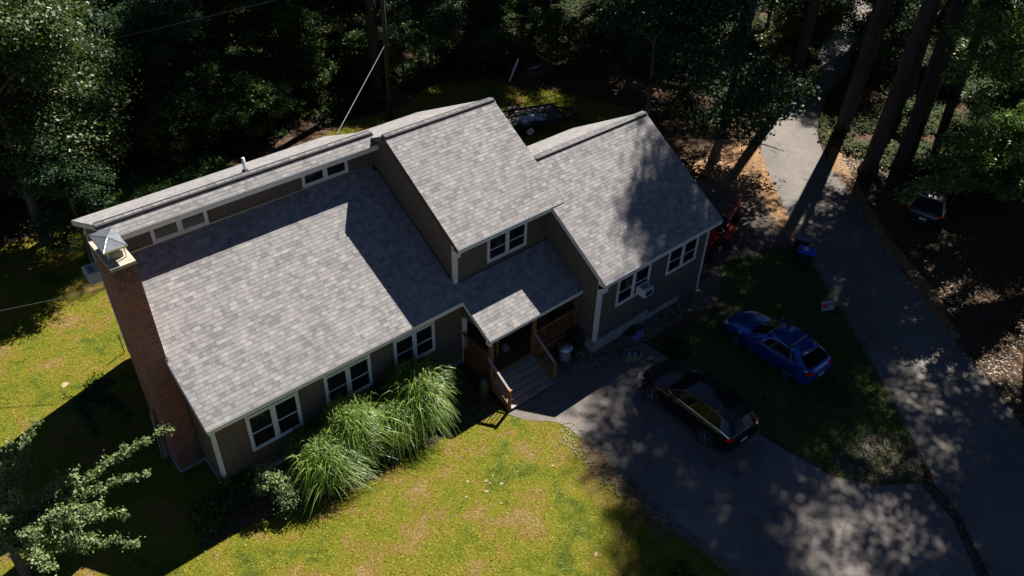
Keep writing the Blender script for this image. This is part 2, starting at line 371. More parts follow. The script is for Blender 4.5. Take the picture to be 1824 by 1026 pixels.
def rag(poly, step=0.5, amp=0.12, seed=1, fixed=()):
    rr = random.Random(seed); out = []
    n = len(poly)
    for i in range(n):
        a = Vector(poly[i]); b = Vector(poly[(i+1) % n]); L = (b-a).length
        out.append(tuple(a))
        if i in fixed or L < step*1.5: continue
        k = min(int(L/step), 120); t = (b-a)/L; nn = Vector((-t.y, t.x)); ph = rr.random()*6
        for j in range(1, k):
            s = j/k; d = amp*(0.5*math.sin(s*L*1.3+ph)+0.9*(rr.random()-0.5))
            q = a+(b-a)*s+nn*d; out.append((q.x, q.y))
    return out
def smooth_line(pts, it=2):
    for _ in range(it):
        o = [pts[0]]
        for a, b in zip(pts, pts[1:]):
            o += [(a[0]*.75+b[0]*.25, a[1]*.75+b[1]*.25), (a[0]*.25+b[0]*.75, a[1]*.25+b[1]*.75)]
        o.append(pts[-1]); pts = o
    return pts
def sheet(name, poly, z, mat, kind='structure', thick=0.0):
    tri = tessellate_polygon([[Vector((x, y, 0)) for x, y in poly]])
    me = bpy.data.meshes.new(name); fs = []
    for a, b, c in tri:
        pa, pb, pc = (Vector(poly[i]) for i in (a, b, c))
        fs.append((a, b, c) if (pb-pa).cross(pc-pa) > 0 else (a, c, b))
    me.from_pydata([(x, y, z) for x, y in poly], [], fs)
    me.materials.append(T[mat]); me.update(); o = link(name, me); return tag(o, kind=kind)
def inside(poly, X, Y):
    c = np.zeros(len(X), bool); n = len(poly); j = n-1
    for i in range(n):
        xi, yi = poly[i]; xj, yj = poly[j]
        cond = ((yi > Y) != (yj > Y)) & (X < (xj-xi)*(Y-yi)/(yj-yi+1e-12)+xi); c ^= cond; j = i
    return c
def npmesh(name, V, F, mat):
    me = bpy.data.meshes.new(name); V = np.asarray(V, np.float32); F = np.asarray(F, np.int32); k = F.shape[1]
    me.vertices.add(len(V)); me.vertices.foreach_set('co', V.ravel())
    me.loops.add(F.size); me.loops.foreach_set('vertex_index', F.ravel())
    me.polygons.add(len(F)); me.polygons.foreach_set('loop_start', np.arange(0, F.size, k, dtype=np.int32))
    me.polygons.foreach_set('loop_total', np.full(len(F), k, np.int32))
    me.update(calc_edges=True); me.materials.append(T[mat]); return me

# ------------------------------------------------------------------ ground, lawn, drives
S_ = MB(); S_.poly([(-400, -400, 0), (400, -400, 0), (400, 400, 0), (-400, 400, 0)]); tag(S_.build('ground', 'litter'), kind='structure')
def GP(l): return [G(*p) for p in l]
dr_left = smooth_line(GP([(905, 738), (940, 750), (1000, 750), (1040, 785), (1100, 850), (1180, 930), (1310, 1026), (1420, 1110), (1560, 1220)]), 2)
rd_left = smooth_line(GP([(1560, -60), (1500, 30), (1465, 70), (1455, 110), (1425, 150), (1400, 185), (1375, 220), (1352, 260), (1366, 300), (1385, 345), (1412, 399), (1436, 439), (1453, 479), (1489, 545), (1522, 598), (1551, 640), (1589, 715), (1630, 790), (1660, 843)]), 1)
rd_right = smooth_line(GP([(1700, -60), (1600, 20), (1535, 60), (1522, 80), (1510, 130), (1475, 160), (1465, 200), (1455, 225), (1460, 260), (1482, 300), (1509, 333), (1542, 386), (1572, 439), (1598, 469), (1622, 505), (1661, 558), (1698, 608), (1732, 640), (1788, 715), (1824, 764), (1960, 940), (2100, 1150)]), 1)
seam = GP([(1664, 866), (1713, 926), (1758, 1026), (1830, 1180)])
lawn_poly = rag([(-40, -40)]+[(8, -40)]+list(reversed(dr_left))+[(9.4, -0.4), (9.6, 1.5), (20.8, 1.5), (21.4, 5.5)]+GP([(1150, 205), (1075, 180), (1010, 165), (930, 158), (860, 140), (780, 150), (700, 195), (640, 212), (520, 262), (420, 300), (330, 330), (240, 372)])+GP([(120, 405), (0, 440)])+[(-25, 26), (-40, 20)], 0.6, 0.25, 3, fixed=(0, 1, len(dr_left)+1, len(dr_left)+2, len(dr_left)+3))
sheet('lawn', lawn_poly, 0.004, 'lawn')
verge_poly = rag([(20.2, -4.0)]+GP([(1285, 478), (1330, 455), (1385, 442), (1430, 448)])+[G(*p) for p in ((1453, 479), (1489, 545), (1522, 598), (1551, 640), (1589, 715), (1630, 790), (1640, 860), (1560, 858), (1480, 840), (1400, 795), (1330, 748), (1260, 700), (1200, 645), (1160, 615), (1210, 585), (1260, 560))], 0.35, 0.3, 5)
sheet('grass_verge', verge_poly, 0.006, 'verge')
drive_poly = dr_left+list(reversed(seam))+GP([(1650, 862), (1560, 866), (1480, 848), (1400, 803), (1340, 765), (1260, 705), (1205, 648), (1150, 612), (1100, 618)])+[(14.0, -3.2), (13.2, -2.2), (13.0, -1.2), (9.8, -1.2), (9.7, -2.5)]
sheet('driveway', rag(drive_poly, 0.5, 0.05, 8), 0.012, 'drive')
road_poly = rd_left+seam+list(reversed(rd_right))
sheet('road', rag(road_poly, 0.6, 0.07, 9), 0.008, 'road')
sheet('gravel_pad', rag([(20.0, -2.4), (20.3, -3.6)]+GP([(1290, 480), (1335, 455), (1390, 440), (1425, 430), (1405, 395), (1380, 350), (1340, 330), (1290, 325), (1240, 320)])+[(22, 4), (20.4, 4)], 0.5, 0.2, 10), 0.005, 'gravel')
sheet('needle_strip', rag(GP([(1225, 300), (1270, 268), (1310, 255), (1350, 262), (1368, 300), (1388, 345), (1412, 399), (1436, 439), (1455, 479), (1440, 474), (1410, 440), (1385, 395), (1345, 345), (1290, 330)]), 0.5, 0.15, 11), 0.007, 'needles')
sheet('needle_shoulder', rag(GP([(1470, 205), (1466, 235), (1482, 300), (1509, 333), (1542, 386), (1572, 439), (1598, 469), (1622, 505), (1661, 558), (1698, 608), (1712, 600), (1680, 545), (1640, 490), (1610, 450), (1580, 420), (1552, 370), (1520, 315), (1500, 280), (1490, 210)]), 0.5, 0.12, 12), 0.0065, 'needles')
sheet('bare_soil', rag(GP([(1480, 812), (1530, 775), (1590, 770), (1635, 800), (1642, 856), (1560, 856), (1500, 842)]), 0.35, 0.25, 19), 0.0085, 'gravel')
sheet('bare_soil', rag(GP([(1450, 690), (1480, 672), (1510, 690), (1520, 720), (1490, 730), (1455, 712)]), 0.3, 0.2, 20), 0.0088, 'mulch')
sheet('leaf_seam', rag(GP([(1640, 862), (1664, 862), (1715, 924), (1762, 1026), (1830, 1180), (1810, 1180), (1740, 1026), (1700, 930)]), 0.4, 0.12, 13), 0.014, 'mulch')
sheet('drive_edge_litter', rag(GP([(1040, 780), (1100, 846), (1180, 926), (1310, 1022), (1400, 1100), (1380, 1100), (1290, 1022), (1165, 930), (1085, 852), (1030, 792)]), 0.4, 0.12, 14), 0.013, 'needles')
sheet('mulch_bed', rag([(-1.4, -0.9), (3.6, -1.9), (6.5, -2.2), (9.4, -2.3), (9.4, 0.45), (-0.3, 0.45)], 0.4, 0.15, 15), 0.009, 'mulch')
sheet('stone_bed', rag([(12.3, -1.3), (12.6, -2.6), (13.6, -3.1), (14.8, -3.2), (16.2, -3.3), (18.0, -3.3), (20.3, -3.6), (20.9, -2.3), (13, -2.0)], 0.4, 0.12, 16), 0.016, 'stones')

# grass blades over the lawn
def scatter_blades(name, poly, n, seed, h0=0.035, h1=0.08, bounds=None, mat='blades', clear=()):
    rg = np.random.default_rng(seed); xs = [p[0] for p in poly]; ys = [p[1] for p in poly]
    bx = bounds or (min(xs), max(xs), min(ys), max(ys))
    X = rg.uniform(bx[0], bx[1], n); Y = rg.uniform(bx[2], bx[3], n); k = inside(poly, X, Y)
    for (a, b, c, d) in clear: k &= ~((X > a) & (X < b) & (Y > c) & (Y < d))
    X = X[k]; Y = Y[k]; n = len(X); a = rg.uniform(0, 6.28, n); h = rg.uniform(h0, h1, n); wd = rg.uniform(0.012, 0.03, n)
    lx = rg.normal(0, 0.035, n); ly = rg.normal(0, 0.035, n)
    V = np.zeros((n, 3, 3)); V[:, 0] = np.stack([X-np.cos(a)*wd, Y-np.sin(a)*wd, np.full(n, 0.004)], 1)
    V[:, 1] = np.stack([X+np.cos(a)*wd, Y+np.sin(a)*wd, np.full(n, 0.004)], 1); V[:, 2] = np.stack([X+lx, Y+ly, h], 1)
    me = npmesh(name, V.reshape(-1, 3), np.arange(n*3).reshape(-1, 3), mat); o = link(name, me); return tag(o, kind='stuff')
scatter_blades('grass', lawn_poly, 380000, 5, 0.012, 0.032, bounds=(-13, 12, -16, 18), clear=((0, 9.8, 0.4, 8.7), (9.5, 12, -3, 3)))
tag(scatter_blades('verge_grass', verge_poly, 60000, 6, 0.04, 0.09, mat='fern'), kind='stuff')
scatter_blades('back_grass', lawn_poly, 60000, 8, 0.05, 0.12, bounds=(12, 36, 6, 22))

# fallen leaves
def leaves_on_ground(name, poly, n, seed, mat, s0=0.03, s1=0.07, z=0.02):
    rg = np.random.default_rng(seed); xs = [p[0] for p in poly]; ys = [p[1] for p in poly]
    X = rg.uniform(min(xs), max(xs), n); Y = rg.uniform(min(ys), max(ys), n); k = inside(poly, X, Y); X = X[k]; Y = Y[k]; n = len(X)
    V = np.zeros((n, 4, 3)); a = rg.uniform(0, 6.28, n); s = rg.uniform(s0, s1, n); tz = rg.uniform(0, 0.03, n)
    for i, (u, v) in enumerate(((1, 0), (0, .6), (-1, 0), (0, -.6))):
        V[:, i, 0] = X+(np.cos(a)*u-np.sin(a)*v)*s; V[:, i, 1] = Y+(np.sin(a)*u+np.cos(a)*v)*s; V[:, i, 2] = z+(tz if i % 2 else 0)
    o = link(name, npmesh(name, V.reshape(-1, 3), np.arange(n*4).reshape(-1, 4), mat)); return tag(o, kind='stuff')
leaves_on_ground('fallen_leaves', GP([(1480, 280), (1824, 300), (1950, 900), (1824, 764), (1622, 505)]), 16000, 21, 'leafY')
leaves_on_ground('scattered_leaves', drive_poly, 1600, 22, 'leafY', 0.015, 0.035)
leaves_on_ground('road_leaves', road_poly, 1800, 27, 'leafY', 0.02, 0.045)
leaves_on_ground('lawn_leaves', lawn_poly, 2500, 28, 'leafY', 0.02, 0.04, 0.035)
leaves_on_ground('edge_leaves', GP([(1000, 740), (1060, 780), (1120, 846), (1200, 926), (1330, 1026), (1270, 1026), (1150, 930), (1070, 860), (1000, 790)]), 1500, 29, 'leafY', 0.02, 0.05, 0.03)
leaves_on_ground('bed_pebbles', [(12.3, -1.6), (12.6, -2.6), (13.6, -3.1), (14.8, -3.2), (16.2, -3.3), (18.0, -3.3), (20.3, -3.6), (20.9, -2.4), (13, -2.4)], 3500, 23, 'ripped', 0.02, 0.05)

# low undergrowth on the forest floor
def undergrowth(name, n, seed, reg, mat):
    rg = np.random.default_rng(seed); X = rg.uniform(reg[0], reg[1], n); Y = rg.uniform(reg[2], reg[3], n)
    f = np.sin(X*.9+2*np.sin(Y*.5))+np.sin(Y*1.1+1.5*np.sin(X*.6)); k = f > -1.3; lw = np.array(rd_left+list(reversed(rd_right))); k &= ~inside([tuple(q) for q in lw], X, Y); k &= ~inside(lawn_poly, X, Y); X, Y = X[k], Y[k]; n = len(X)
    Z = rg.uniform(.03, .45, n)**1.2; a = rg.uniform(0, 6.28, n); s = rg.uniform(.07, .17, n); t = rg.uniform(-.06, .06, (n, 2)); V = np.zeros((n, 4, 3))
    for i, (u, v) in enumerate(((1, 0), (0, .55), (-1, 0), (0, -.55))):
        V[:, i, 0] = X+(np.cos(a)*u-np.sin(a)*v)*s; V[:, i, 1] = Y+(np.sin(a)*u+np.cos(a)*v)*s; V[:, i, 2] = Z+t[:, 0]*u+t[:, 1]*v+.02
    return tag(link(name, npmesh(name, V.reshape(-1, 3), np.arange(n*4).reshape(-1, 4), mat)), kind='stuff')
undergrowth('undergrowth', 330000, 31, (-22, 80, 20.5, 62), 'leafU')
undergrowth('roadside_undergrowth', 90000, 32, (37, 75, -8, 22), 'leafU')
for i, (px, py, r) in enumerate(((115, 686, .28), )+((833, 858, .09), (866, 857, .08), (877, 848, .06), (893, 862, .10), (866, 876, .13), (831, 885, .08), (872, 861, .06), (985, 830, .08), (1062, 988, .12), (893, 897, .06))):
    cx, cy = G(px, py); sheet('bare_patch', [(cx+math.cos(a*.52)*r*.65*rnd.uniform(.4, 1.4), cy+math.sin(a*.52)*r*.65*rnd.uniform(.4, 1.2)) for a in range(12)], .022, 'patch')
# ------------------------------------------------------------------ the house
H = empty('house', (0, 0, 0), 0, 'sprawling brown panel-sided house with grey shingle roofs at three heights and white trim', 'house')
EX = 0.143
def slope(mb, x0, x1, y0, z0, y1, z1, s0=0.0, th=0.06):
    d = Vector((0, y1-y0, z1-z0)); L = d.length; d.normalize(); n = Vector((0, -d.z, d.y))
    if n.z < 0: n = -n
    a = Vector((0, y0, z0)); k = math.ceil((s0+1e-6)/EX); cuts = [s0]+[i*EX for i in range(k, int((s0+L)/EX)+1) if i*EX > s0+1e-4 and i*EX < s0+L-1e-4]+[s0+L]
    def P(x, s, h): q = a+d*(s-s0)+n*h; return (x, q.y, q.z)
    fl = (y1 < y0)
    def add(p, uv):
        if fl: p = p[::-1]; uv = uv[::-1]
        mb.poly(p, uv)
    for s, e in zip(cuts, cuts[1:]):
        add([P(x0, s, .011), P(x1, s, .011), P(x1, e, .004), P(x0, e, .004)], [(x0, s+.002), (x1, s+.002), (x1, e-.002), (x0, e-.002)])
        add([P(x0, s, .002), P(x1, s, .002), P(x1, s, .011), P(x0, s, .011)], [(x0, s+.002), (x1, s+.002), (x1, s+.01), (x0, s+.01)])
    # underside and edges
    for f in ([P(x0, s0, -th), P(x0, s0+L, -th), P(x1, s0+L, -th), P(x1, s0, -th)],):
        add(f, [(0, 0)]*4)
    for x in (x0, x1):
        p = [P(x, s0, -th), P(x, s0, .011), P(x, s0+L, .004), P(x, s0+L, -th)]
        mb.poly(p if x == x0 else p[::-1], [(x, 0.01)]*4)
    add([P(x0, s0, -th), P(x1, s0, -th), P(x1, s0, .002), P(x0, s0, .002)], [(x0, .01)]*4)
def rake(mb, x, y0, z0, y1, z1, w=0.025, h=0.15, drop=0.0):
    d = Vector((0, y1-y0, z1-z0)).normalized(); n = Vector((0, -d.z, d.y)); n = n if n.z > 0 else -n
    a = Vector((x, y0, z0)); b = Vector((x, y1, z1)); c = (a+b)/2-n*(h/2+drop)
    mb.obox(c, (w/2, 0, 0), d*((b-a).length/2), n*(h/2))
MS = 0.5615
zm = lambda y: 3.492+MS*y
# roofs
r = MB(); slope(r, 0, 9.54, 0, zm(0), 5.46, zm(5.46), 1.501*math.hypot(1, MS)); slope(r, 9.5405, 14.19, -1.501, zm(-1.501), 5.2, zm(5.2), 0)
r.build('main_roof', 'shingle', H)
r = MB(); UR = (5.525, 7.86); slope(r, -.05, 9.70, 5.033, 7.575, *UR, 0.05); slope(r, -.05, 9.70, 9.073, 6.18, *UR, 0); r.build('upper_roof', 'shingle', H)
MR = (4.474, 8.15); MF = (.26, 5.60); MBk = (9.487, 5.62); r = MB(); slope(r, 9.55, 14.581, *MF, *MR, 0.03); slope(r, 9.55, 14.581, *MBk, *MR, 0); r.build('middle_roof', 'shingle', H)
GR = (2.03, 6.633); GF = (-2.707, 3.707); GB = (6.09, 4.228); r = MB(); slope(r, 13.98, 20.9, *GF, *GR, 0.07); slope(r, 13.98, 20.9, *GB, *GR, 0); r.build('wing_roof', 'shingle', H)
# ridge caps with their vent strip
def ridge(x0, x1, yz, name, mf, mb_):
    y, z = yz; v = MB(); v.box(x0+.01, x1-.01, y-.145, y+.145, z-.085, z+.008); v.build('ridge_vent', 'dark', H)
    c = MB(); k = int((x1-x0)/.29); e = (x1-x0)/k
    for i in range(k):
        a = x0+i*e; b = a+e+.02; u0 = i*3.1
        for (s, m) in ((-1, mf), (1, mb_)):
            w_ = .165; y2 = y+s*w_; z2 = z-m*w_; h1, h2 = .042, .030
            p = [(a, y, z+h1), (a, y2, z2+h1), (b, y2, z2+h2), (b, y, z+h2)]
            if s > 0: p = p[::-1]
            c.poly(p, [(u0, .02), (u0+.1, .02), (u0+.1, .1), (u0, .1)])
            p = [(a, y2, z2+.012), (b, y2, z2+.012), (b, y2, z2+h2), (a, y2, z2+h1)]; c.poly(p if s < 0 else p[::-1], [(u0, .02)]*4)
            p = [(a, y, z+h1-.012), (a, y2, z2+h1-.012), (a, y2, z2+h1), (a, y, z+h1)]; c.poly(p[::-1] if s < 0 else p, [(u0, .02)]*4)
    c.build(name, 'shingle', H)
ridge(-.05, 9.70, UR, 'ridge_cap', .57, .47); ridge(9.58, 14.57, MR, 'ridge_cap', .606, .5); ridge(14.62, 20.9, GR, 'ridge_cap', .618, .594)
# fascias and rakes
f = MB(); f.box(.002, 9.52, -.022, -.001, zm(0)-.17, zm(0)-.012); f.build('fascia', 'white', H)
f = MB(); f.box(9.56, 14.17, -1.523, -1.502, zm(-1.5)-.16, zm(-1.5)-.012); f.build('fascia', 'white', H)
f = MB(); f.box(-.04, 9.66, 5.008, 5.03, 7.575-.21, 7.575-.01); f.build('fascia', 'white', H)
f = MB(); f.box(9.56, 14.57, MF[0]-.025, MF[0]-.003, MF[1]-.19, MF[1]-.012); f.build('fascia', 'white', H)
f = MB(); f.box(13.99, 20.89, GF[0]-.025, GF[0]-.003, GF[1]-.18, GF[1]-.012); f.build('fascia', 'white', H)
def rakes(l, mt):
    for a in l: f = MB(); rake(f, *a[:5], h=a[5], drop=.012); f.build('rake_board', mt, H)
rakes([(.0, 0.0, zm(0), 5.4, zm(5.4), .15), (-.05, 5.033, 7.575, *UR, .15), (-.05, 9.07, 6.18, *UR, .15)], 'white')
rakes([(9.55, *MF, *MR, .13), (14.583, *MF, *MR, .13), (9.55, *MBk, *MR, .15), (14.583, *MBk, *MR, .15)], 'dark')
rakes([(13.98, *GF, *GR, .14), (20.9, *GF, *GR, .15), (20.9, *GB, *GR, .15)], 'white')
f = MB(); rake(f, 9.541, -1.5, zm(-1.5), -.02, zm(-.02), h=.13, drop=.012); f.build('rake_board', 'white', H)
# eave return boxes (white corner blocks at the rake feet)
f = MB(); f.box(9.57, 9.66, -1.49, -1.28, zm(-1.5)-.30, zm(-1.5)-.16); f.build('eave_return', 'white', H)
f = MB(); f.poly([(14.0, GF[0]+.0, GF[1]-.19), (14.0, GF[0]+.36, GF[1]-.19-.25), (14.0, GF[0]+.36, GF[1]+.05), (14.0, GF[0]+.0, GF[1]-.1)]); f.box(14.0, 14.2, GF[0]+.01, GF[0]+.34, GF[1]-.42, GF[1]-.19); f.build('eave_return', 'white', H)
f = MB(); f.box(9.57, 9.68, MF[0]+.01, MF[0]+.36, MF[1]-.36, MF[1]-.19); f.build('eave_return', 'white', H)
# soffits
f = MB(); f.box(.05, 9.5, 0.0, .42, zm(0)-.20, zm(0)-.17); f.build('soffit', 'white', H)
f = MB(); f.box(14.0, 20.88, GF[0], -2.35, GF[1]-.21, GF[1]-.18); f.build('soffit', 'white', H)
# walls: each polygon lies in one plane
def wallx(x, pts, name='wall', mat='siding', flip=False):
    m = MB(); p = [(x, y, z) for y, z in pts]; m.poly(p[::-1] if flip else p, [(y, z) for y, z in (pts[::-1] if flip else pts)]); return m.build(name, mat, H)
def wally(y, x0, x1, z0, z1, name='wall', mat='siding', back=False):
    m = MB(); p = [(x0, y, z0), (x1, y, z0), (x1, y, z1), (x0, y, z1)]; m.poly(p[::-1] if back else p); return m.build(name, mat, H)
e = .07
wallx(.2, [(.42, .3), (.42, zm(.42)-e), (5.466, zm(5.466)-e), (5.466, 7.75-e), (5.525, 7.86-e*1.2), (8.75, 7.86-.474*3.225-e), (8.75, .3)])
wally(.42, .2, 9.85, .3, zm(.42)-e)
wally(8.75, .2, 9.66, .2, 6.25, back=True); wally(8.75, 9.66, 14.25, .2, 5.9, back=True)
wally(5.466, .2, 9.66, 6.4, 7.7)
wallx(9.85, [(-1.33, 2.38), (.42, 2.38), (.42, zm(.42)-e), (-1.33, zm(-1.33)-e)][::-1])
wallx(9.93, [(-1.33, 2.38), (.42, 2.38), (.42, zm(.42)-e), (-1.33, zm(-1.33)-e)])
wallx(9.85, [(.42, .3), (1.5, .3), (1.5, 3.9), (.42, zm(.42)-e)])
wally(1.5, 9.85, 14.2, .3, 3.95)
wallx(9.66, [(.617, 3.6), (.617, 5.78), (4.474, 8.10), (5.6, 7.55), (5.6, 6.3)])
wally(.617, 9.66, 14.25, 3.6, 5.8)
wallx(14.25, [(.617, 3.6), (.617, 5.78), (4.474, 8.10), (8.75, 5.9), (8.75, 3)][::-1])
gz = lambda y: GF[1]+.6177*(y-GF[0])-e if y < GR[0] else GR[1]-.5923*(y-GR[0])-e
gp = [(-2.35, .55), (-2.35, gz(-2.35)), (GR[0], GR[1]-e*1.2), (5.75, gz(5.75)), (5.75, .3)]
wallx(14.2, gp); wallx(20.65, gp[::-1])
wally(-2.35, 14.2, 20.65, .55, gz(-2.35)); wally(5.75, 14.2, 20.65, .3, gz(5.75), back=True)
fo = MB(); fo.box(.22, 9.83, .45, 8.7, 0, .32); fo.build('foundation', 'concrete', H)
fo = MB(); fo.box(14.17, 17.35, -2.38, 5.7, 0, .57); fo.build('foundation', 'concrete', H)
fo = MB(); fo.box(17.35, 19.35, -2.37, 0, 0, .33); fo.build('foundation', 'concrete', H)
for a_, b_, c_ in ((17.36, 19.35, .33), (19.36, 20.64, .05)): lw = MB(); lw.box(a_, b_, -2.359, -2.345, c_, .56); lw.build('lower_siding', 'siding', H)
# corner boards
def trim(name, x0, x1, y0, y1, z0, z1): m = MB(); m.box(x0, x1, y0, y1, z0, z1); return m.build(name, 'white', H)
trim('corner_board', .175, .30, .395, .55, .28, zm(.42)-.12)
trim('corner_board', 9.80, 10.0, .34, .415, .12, 2.36)
trim('corner_board', 9.635, 9.80, .592, .72, 3.86, 5.62)
trim('corner_board', 14.175, 14.32, -2.375, -2.22, .56, GF[1]-.19)
trim('corner_board', 20.56, 20.675, -2.375, -2.26, .1, GF[1]-.19)
trim('corner_board', .175, .26, 8.65, 8.775, .28, 6.3)
fl = MB(); fl.box(.2, 9.64, 5.435, 5.462, zm(5.45)+.0, zm(5.45)+.055); fl.build('flashing', 'metal', H)
fl = MB(); rake(fl, 9.645, .62, zm(.62)+.07, 5.4, zm(5.4)+.07, w=.02, h=.06); fl.build('flashing', 'dark', H)
fl = MB(); fl.box(9.8, 14.2, .595, .614, zm(.61)+.0, zm(.61)+.05); fl.build('flashing', 'dark', H)
# windows
def window(x0, x1, z0, z1, y, rails=True, transom=False, blue=False, tilt=None):
    c = .075; m = MB()
    m.box(x0, x1, y-.04, y-.002, z1-c, z1); m.box(x0, x1, y-.05, y-.002, z0, z0+c)
    m.box(x0, x0+c, y-.04, y-.002, z0+c, z1-c); m.box(x1-c, x1, y-.04, y-.002, z0+c, z1-c)
    if transom: m.box(x0+c, x1-c, y-.03, y-.002, z1-c-.12, z1-c-.05)
    zt = z1-c-(.12 if transom else 0); xm = (x0+x1)/2; m.box(xm-.05, xm+.05, y-.04, y-.002, z0+c, zt)
    W = m.build('window', 'white', H)
    for a, b in ((x0+c, xm-.05), (xm+.05, x1-c)):
        s = MB(); t = .04
        s.box(a, b, y-.03, y-.01, z0+c, z0+c+t); s.box(a, b, y-.03, y-.01, zt-t, zt); s.box(a, a+t, y-.03, y-.01, z0+c+t, zt-t); s.box(b-t, b, y-.03, y-.01, z0+c+t, zt-t)
        if rails: s.box(a+t, b-t, y-.032, y-.01, (z0+zt)/2-.015, (z0+zt)/2+.018)
        s.build('sash', 'white', W)
        g = MB(); g.box(a+.01, b-.01, y-.011, y-.004, z0+c+.01, zt-.01); g.build('pane', 'glass', W)
    return W
window(1.28, 3.10, 1.28, 2.96, .42, transom=True); window(4.05, 5.84, 1.42, 2.96, .42, transom=True); window(6.80, 8.55, 1.50, 2.98, .42, transom=True)
window(1.40, 3.26, 6.61, 7.22, 5.466, rails=False); window(6.73, 8.58, 6.64, 7.24, 5.466, rails=False)
window(11.16, 13.06, 4.10, 5.20, .617); window(15.16, 17.04, 1.83, 3.17, -2.35); window(18.10, 19.98, 1.95, 3.2, -2.35)
bc = MB(); bc.box(16.15, 16.95, -2.352+.0, -2.351, 2.55, 3.0)
for y0, y1 in ((7.7, 8.35), (5.0, 5.7)):
    m = MB(); m.box(.165, .198, y0, y1, 1.1, 2.62); W_ = m.build('window', 'white', H)
    m = MB(); m.box(.16, .175, y0+.08, y1-.08, 1.18, 2.54); m.build('pane', 'glass', W_)
# porch recess door and window
d = MB(); d.box(11.0, 11.95, 1.44, 1.498, .76, 2.85); DR = d.build('front_door', 'white', H)
g = MB(); g.box(11.14, 11.81, 1.425, 1.44, 1.1, 2.7); g.build('pane', 'glass', DR)
d = MB(); d.box(12.4, 13.7, 1.44, 1.498, 1.35, 2.7); DR = d.build('window', 'white', H)
for a_, b_ in ((12.5, 13.02), (13.08, 13.6)): g = MB(); g.box(a_, b_, 1.425, 1.44, 1.45, 2.6); g.build('pane', 'glass', DR)
# chimney
c = MB(); CX0, CX1, CY0, CY1 = -.60, .05, 2.24, 3.86
c.box(CX0, CX1+.13, CY0, CY1, 0.12, zm(2.24)-.2); c.box(CX0+.0, CX1-.002, CY0+.001, CY1-.001, zm(2.24)-.2, 8.22)
c.box(CX0-.03, CX1+.03, CY0-.03, CY1+.03, 8.22, 8.30)
CH = c.build('chimney', 'brick', H)
s = MB(); s.box(CX0-.02, CX1+.02, CY0-.02, CY1+.02, 8.30, 8.41); s.build('crown_slab', 'slab', CH, bevel=.02)
s = MB(); s.box(CX0-.03, CX1+.2, CY0-.05, CY1+.05, 0, .12); s.build('footing', 'concrete', CH)
s = MB(); s.box(-.48, -.10, 2.62, 3.42, 8.41, 8.62); s.build('flue', 'ripped', CH)
for x, y in ((-.5, 2.55), (-.06, 2.55), (-.5, 3.4), (-.06, 3.4)): s = MB(); s.box(x-.015, x+.015, y-.015, y+.015, 8.41, 8.84); s.build('cap_leg', 'metal', CH)
s = MB(); a = [(-.62, 2.38), (.02, 2.38), (.02, 3.5), (-.62, 3.5)]; zc = 8.86; q = [(x, y, zc) for x, y in a]; ap = (-.30, 2.94, zc+.09)
for i in range(4): s.poly([q[i], q[(i+1) % 4], ap])
for i in range(4):
    p1, p2 = q[i], q[(i+1) % 4]; s.poly([(p1[0], p1[1], zc-.05), (p2[0], p2[1], zc-.05), p2, p1])
for i in range(4): s.bar((q[i][0], q[i][1], zc+.004), (ap[0], ap[1], ap[2]+.006), .02, .012)
s.build('chimney_cap', 'metal', CH)
s = MB(); s.box(CX1-.01, CX1+.03, 2.16, 2.22, zm(2.2)-.1, zm(2.2)+.12)
for i in range(22):
    y = 2.3+i*.07; s.box(CX1-.001, CX1+.012, y, y+.05, zm(y), zm(y)+.09)
s.build('step_flashing', 'metal', CH)
# vent pipe
v = MB(); zb = 7.86-.474*(6.25-5.525)
v.tube([(5.12, 6.25, zb-.05), (5.12, 6.25, zb+.52)], .055, 12); VP = v.build('vent_pipe', 'white', H, smooth=True)
v = MB(); v.lathe([(.13, zb+.0), (.09, zb+.07), (.06, zb+.1)], 14, (5.12, 6.25, 0)); v.build('vent_boot', 'dark', VP)
# porch
DZ = .76
d = MB(); 
for i in range(20): y = -1.38+i*.143; d.box(9.87, 14.18, y, y+.136, DZ-.03, DZ)
d.build('porch_deck', 'decking', H)
d = MB(); d.box(11.95, 14.17, -1.42, -1.385, DZ-.26, DZ-.005); d.box(11.95, 14.17, -1.43, -1.38, .38, .46); d.box(9.83, 9.865, -1.38, .40, .1, DZ-.005); d.box(9.87, 11.95, -1.42, -1.385, DZ-.12, DZ-.005); d.build('deck_skirt', 'cedar', H)
def post(x, y, z0, z1, w=.11, nm='porch_post'): m = MB(); m.box(x-w/2, x+w/2, y-w/2, y+w/2, z0, z1); return m.build(nm, 'cedar', H, bevel=.008)
post(9.78, -1.33, .1, 2.50, .13); post(11.86, -1.33, 0, 2.55, .13); post(14.08, -1.33, .3, 2.5, .11)
b = MB(); b.box(9.8, 14.1, -1.38, -1.28, 2.40, 2.55); b.build('porch_beam', 'cedar', H)
def railing(a, b_, z0, z1, name='porch_railing', bal=.13, cap='cedar'):
    m = MB(); a = Vector(a); b2 = Vector(b_); L = (b2-a).length; n = int(L/bal)
    m.bar(a+Vector((0, 0, z1)), b2+Vector((0, 0, z1)), .09, .04); m.bar(a+Vector((0, 0, z0)), b2+Vector((0, 0, z0)), .04, .07); m.bar(a+Vector((0, 0, z1-.06)), b2+Vector((0, 0, z1-.06)), .035, .07)
    R = m.build(name, cap, H)
    m = MB()
    for i in range(1, n):
        q = a.lerp(b2, i/n); m.box(q.x-.017, q.x+.017, q.y-.017, q.y+.017, q.z+z0+.035, q.z+z1-.095)
    m.build('balusters', 'cedar', R); return R
railing((11.93, -1.33, DZ), (14.02, -1.33, DZ), .1, .93); railing((9.80, .32, DZ), (9.79, -1.26, DZ), .1, .90)
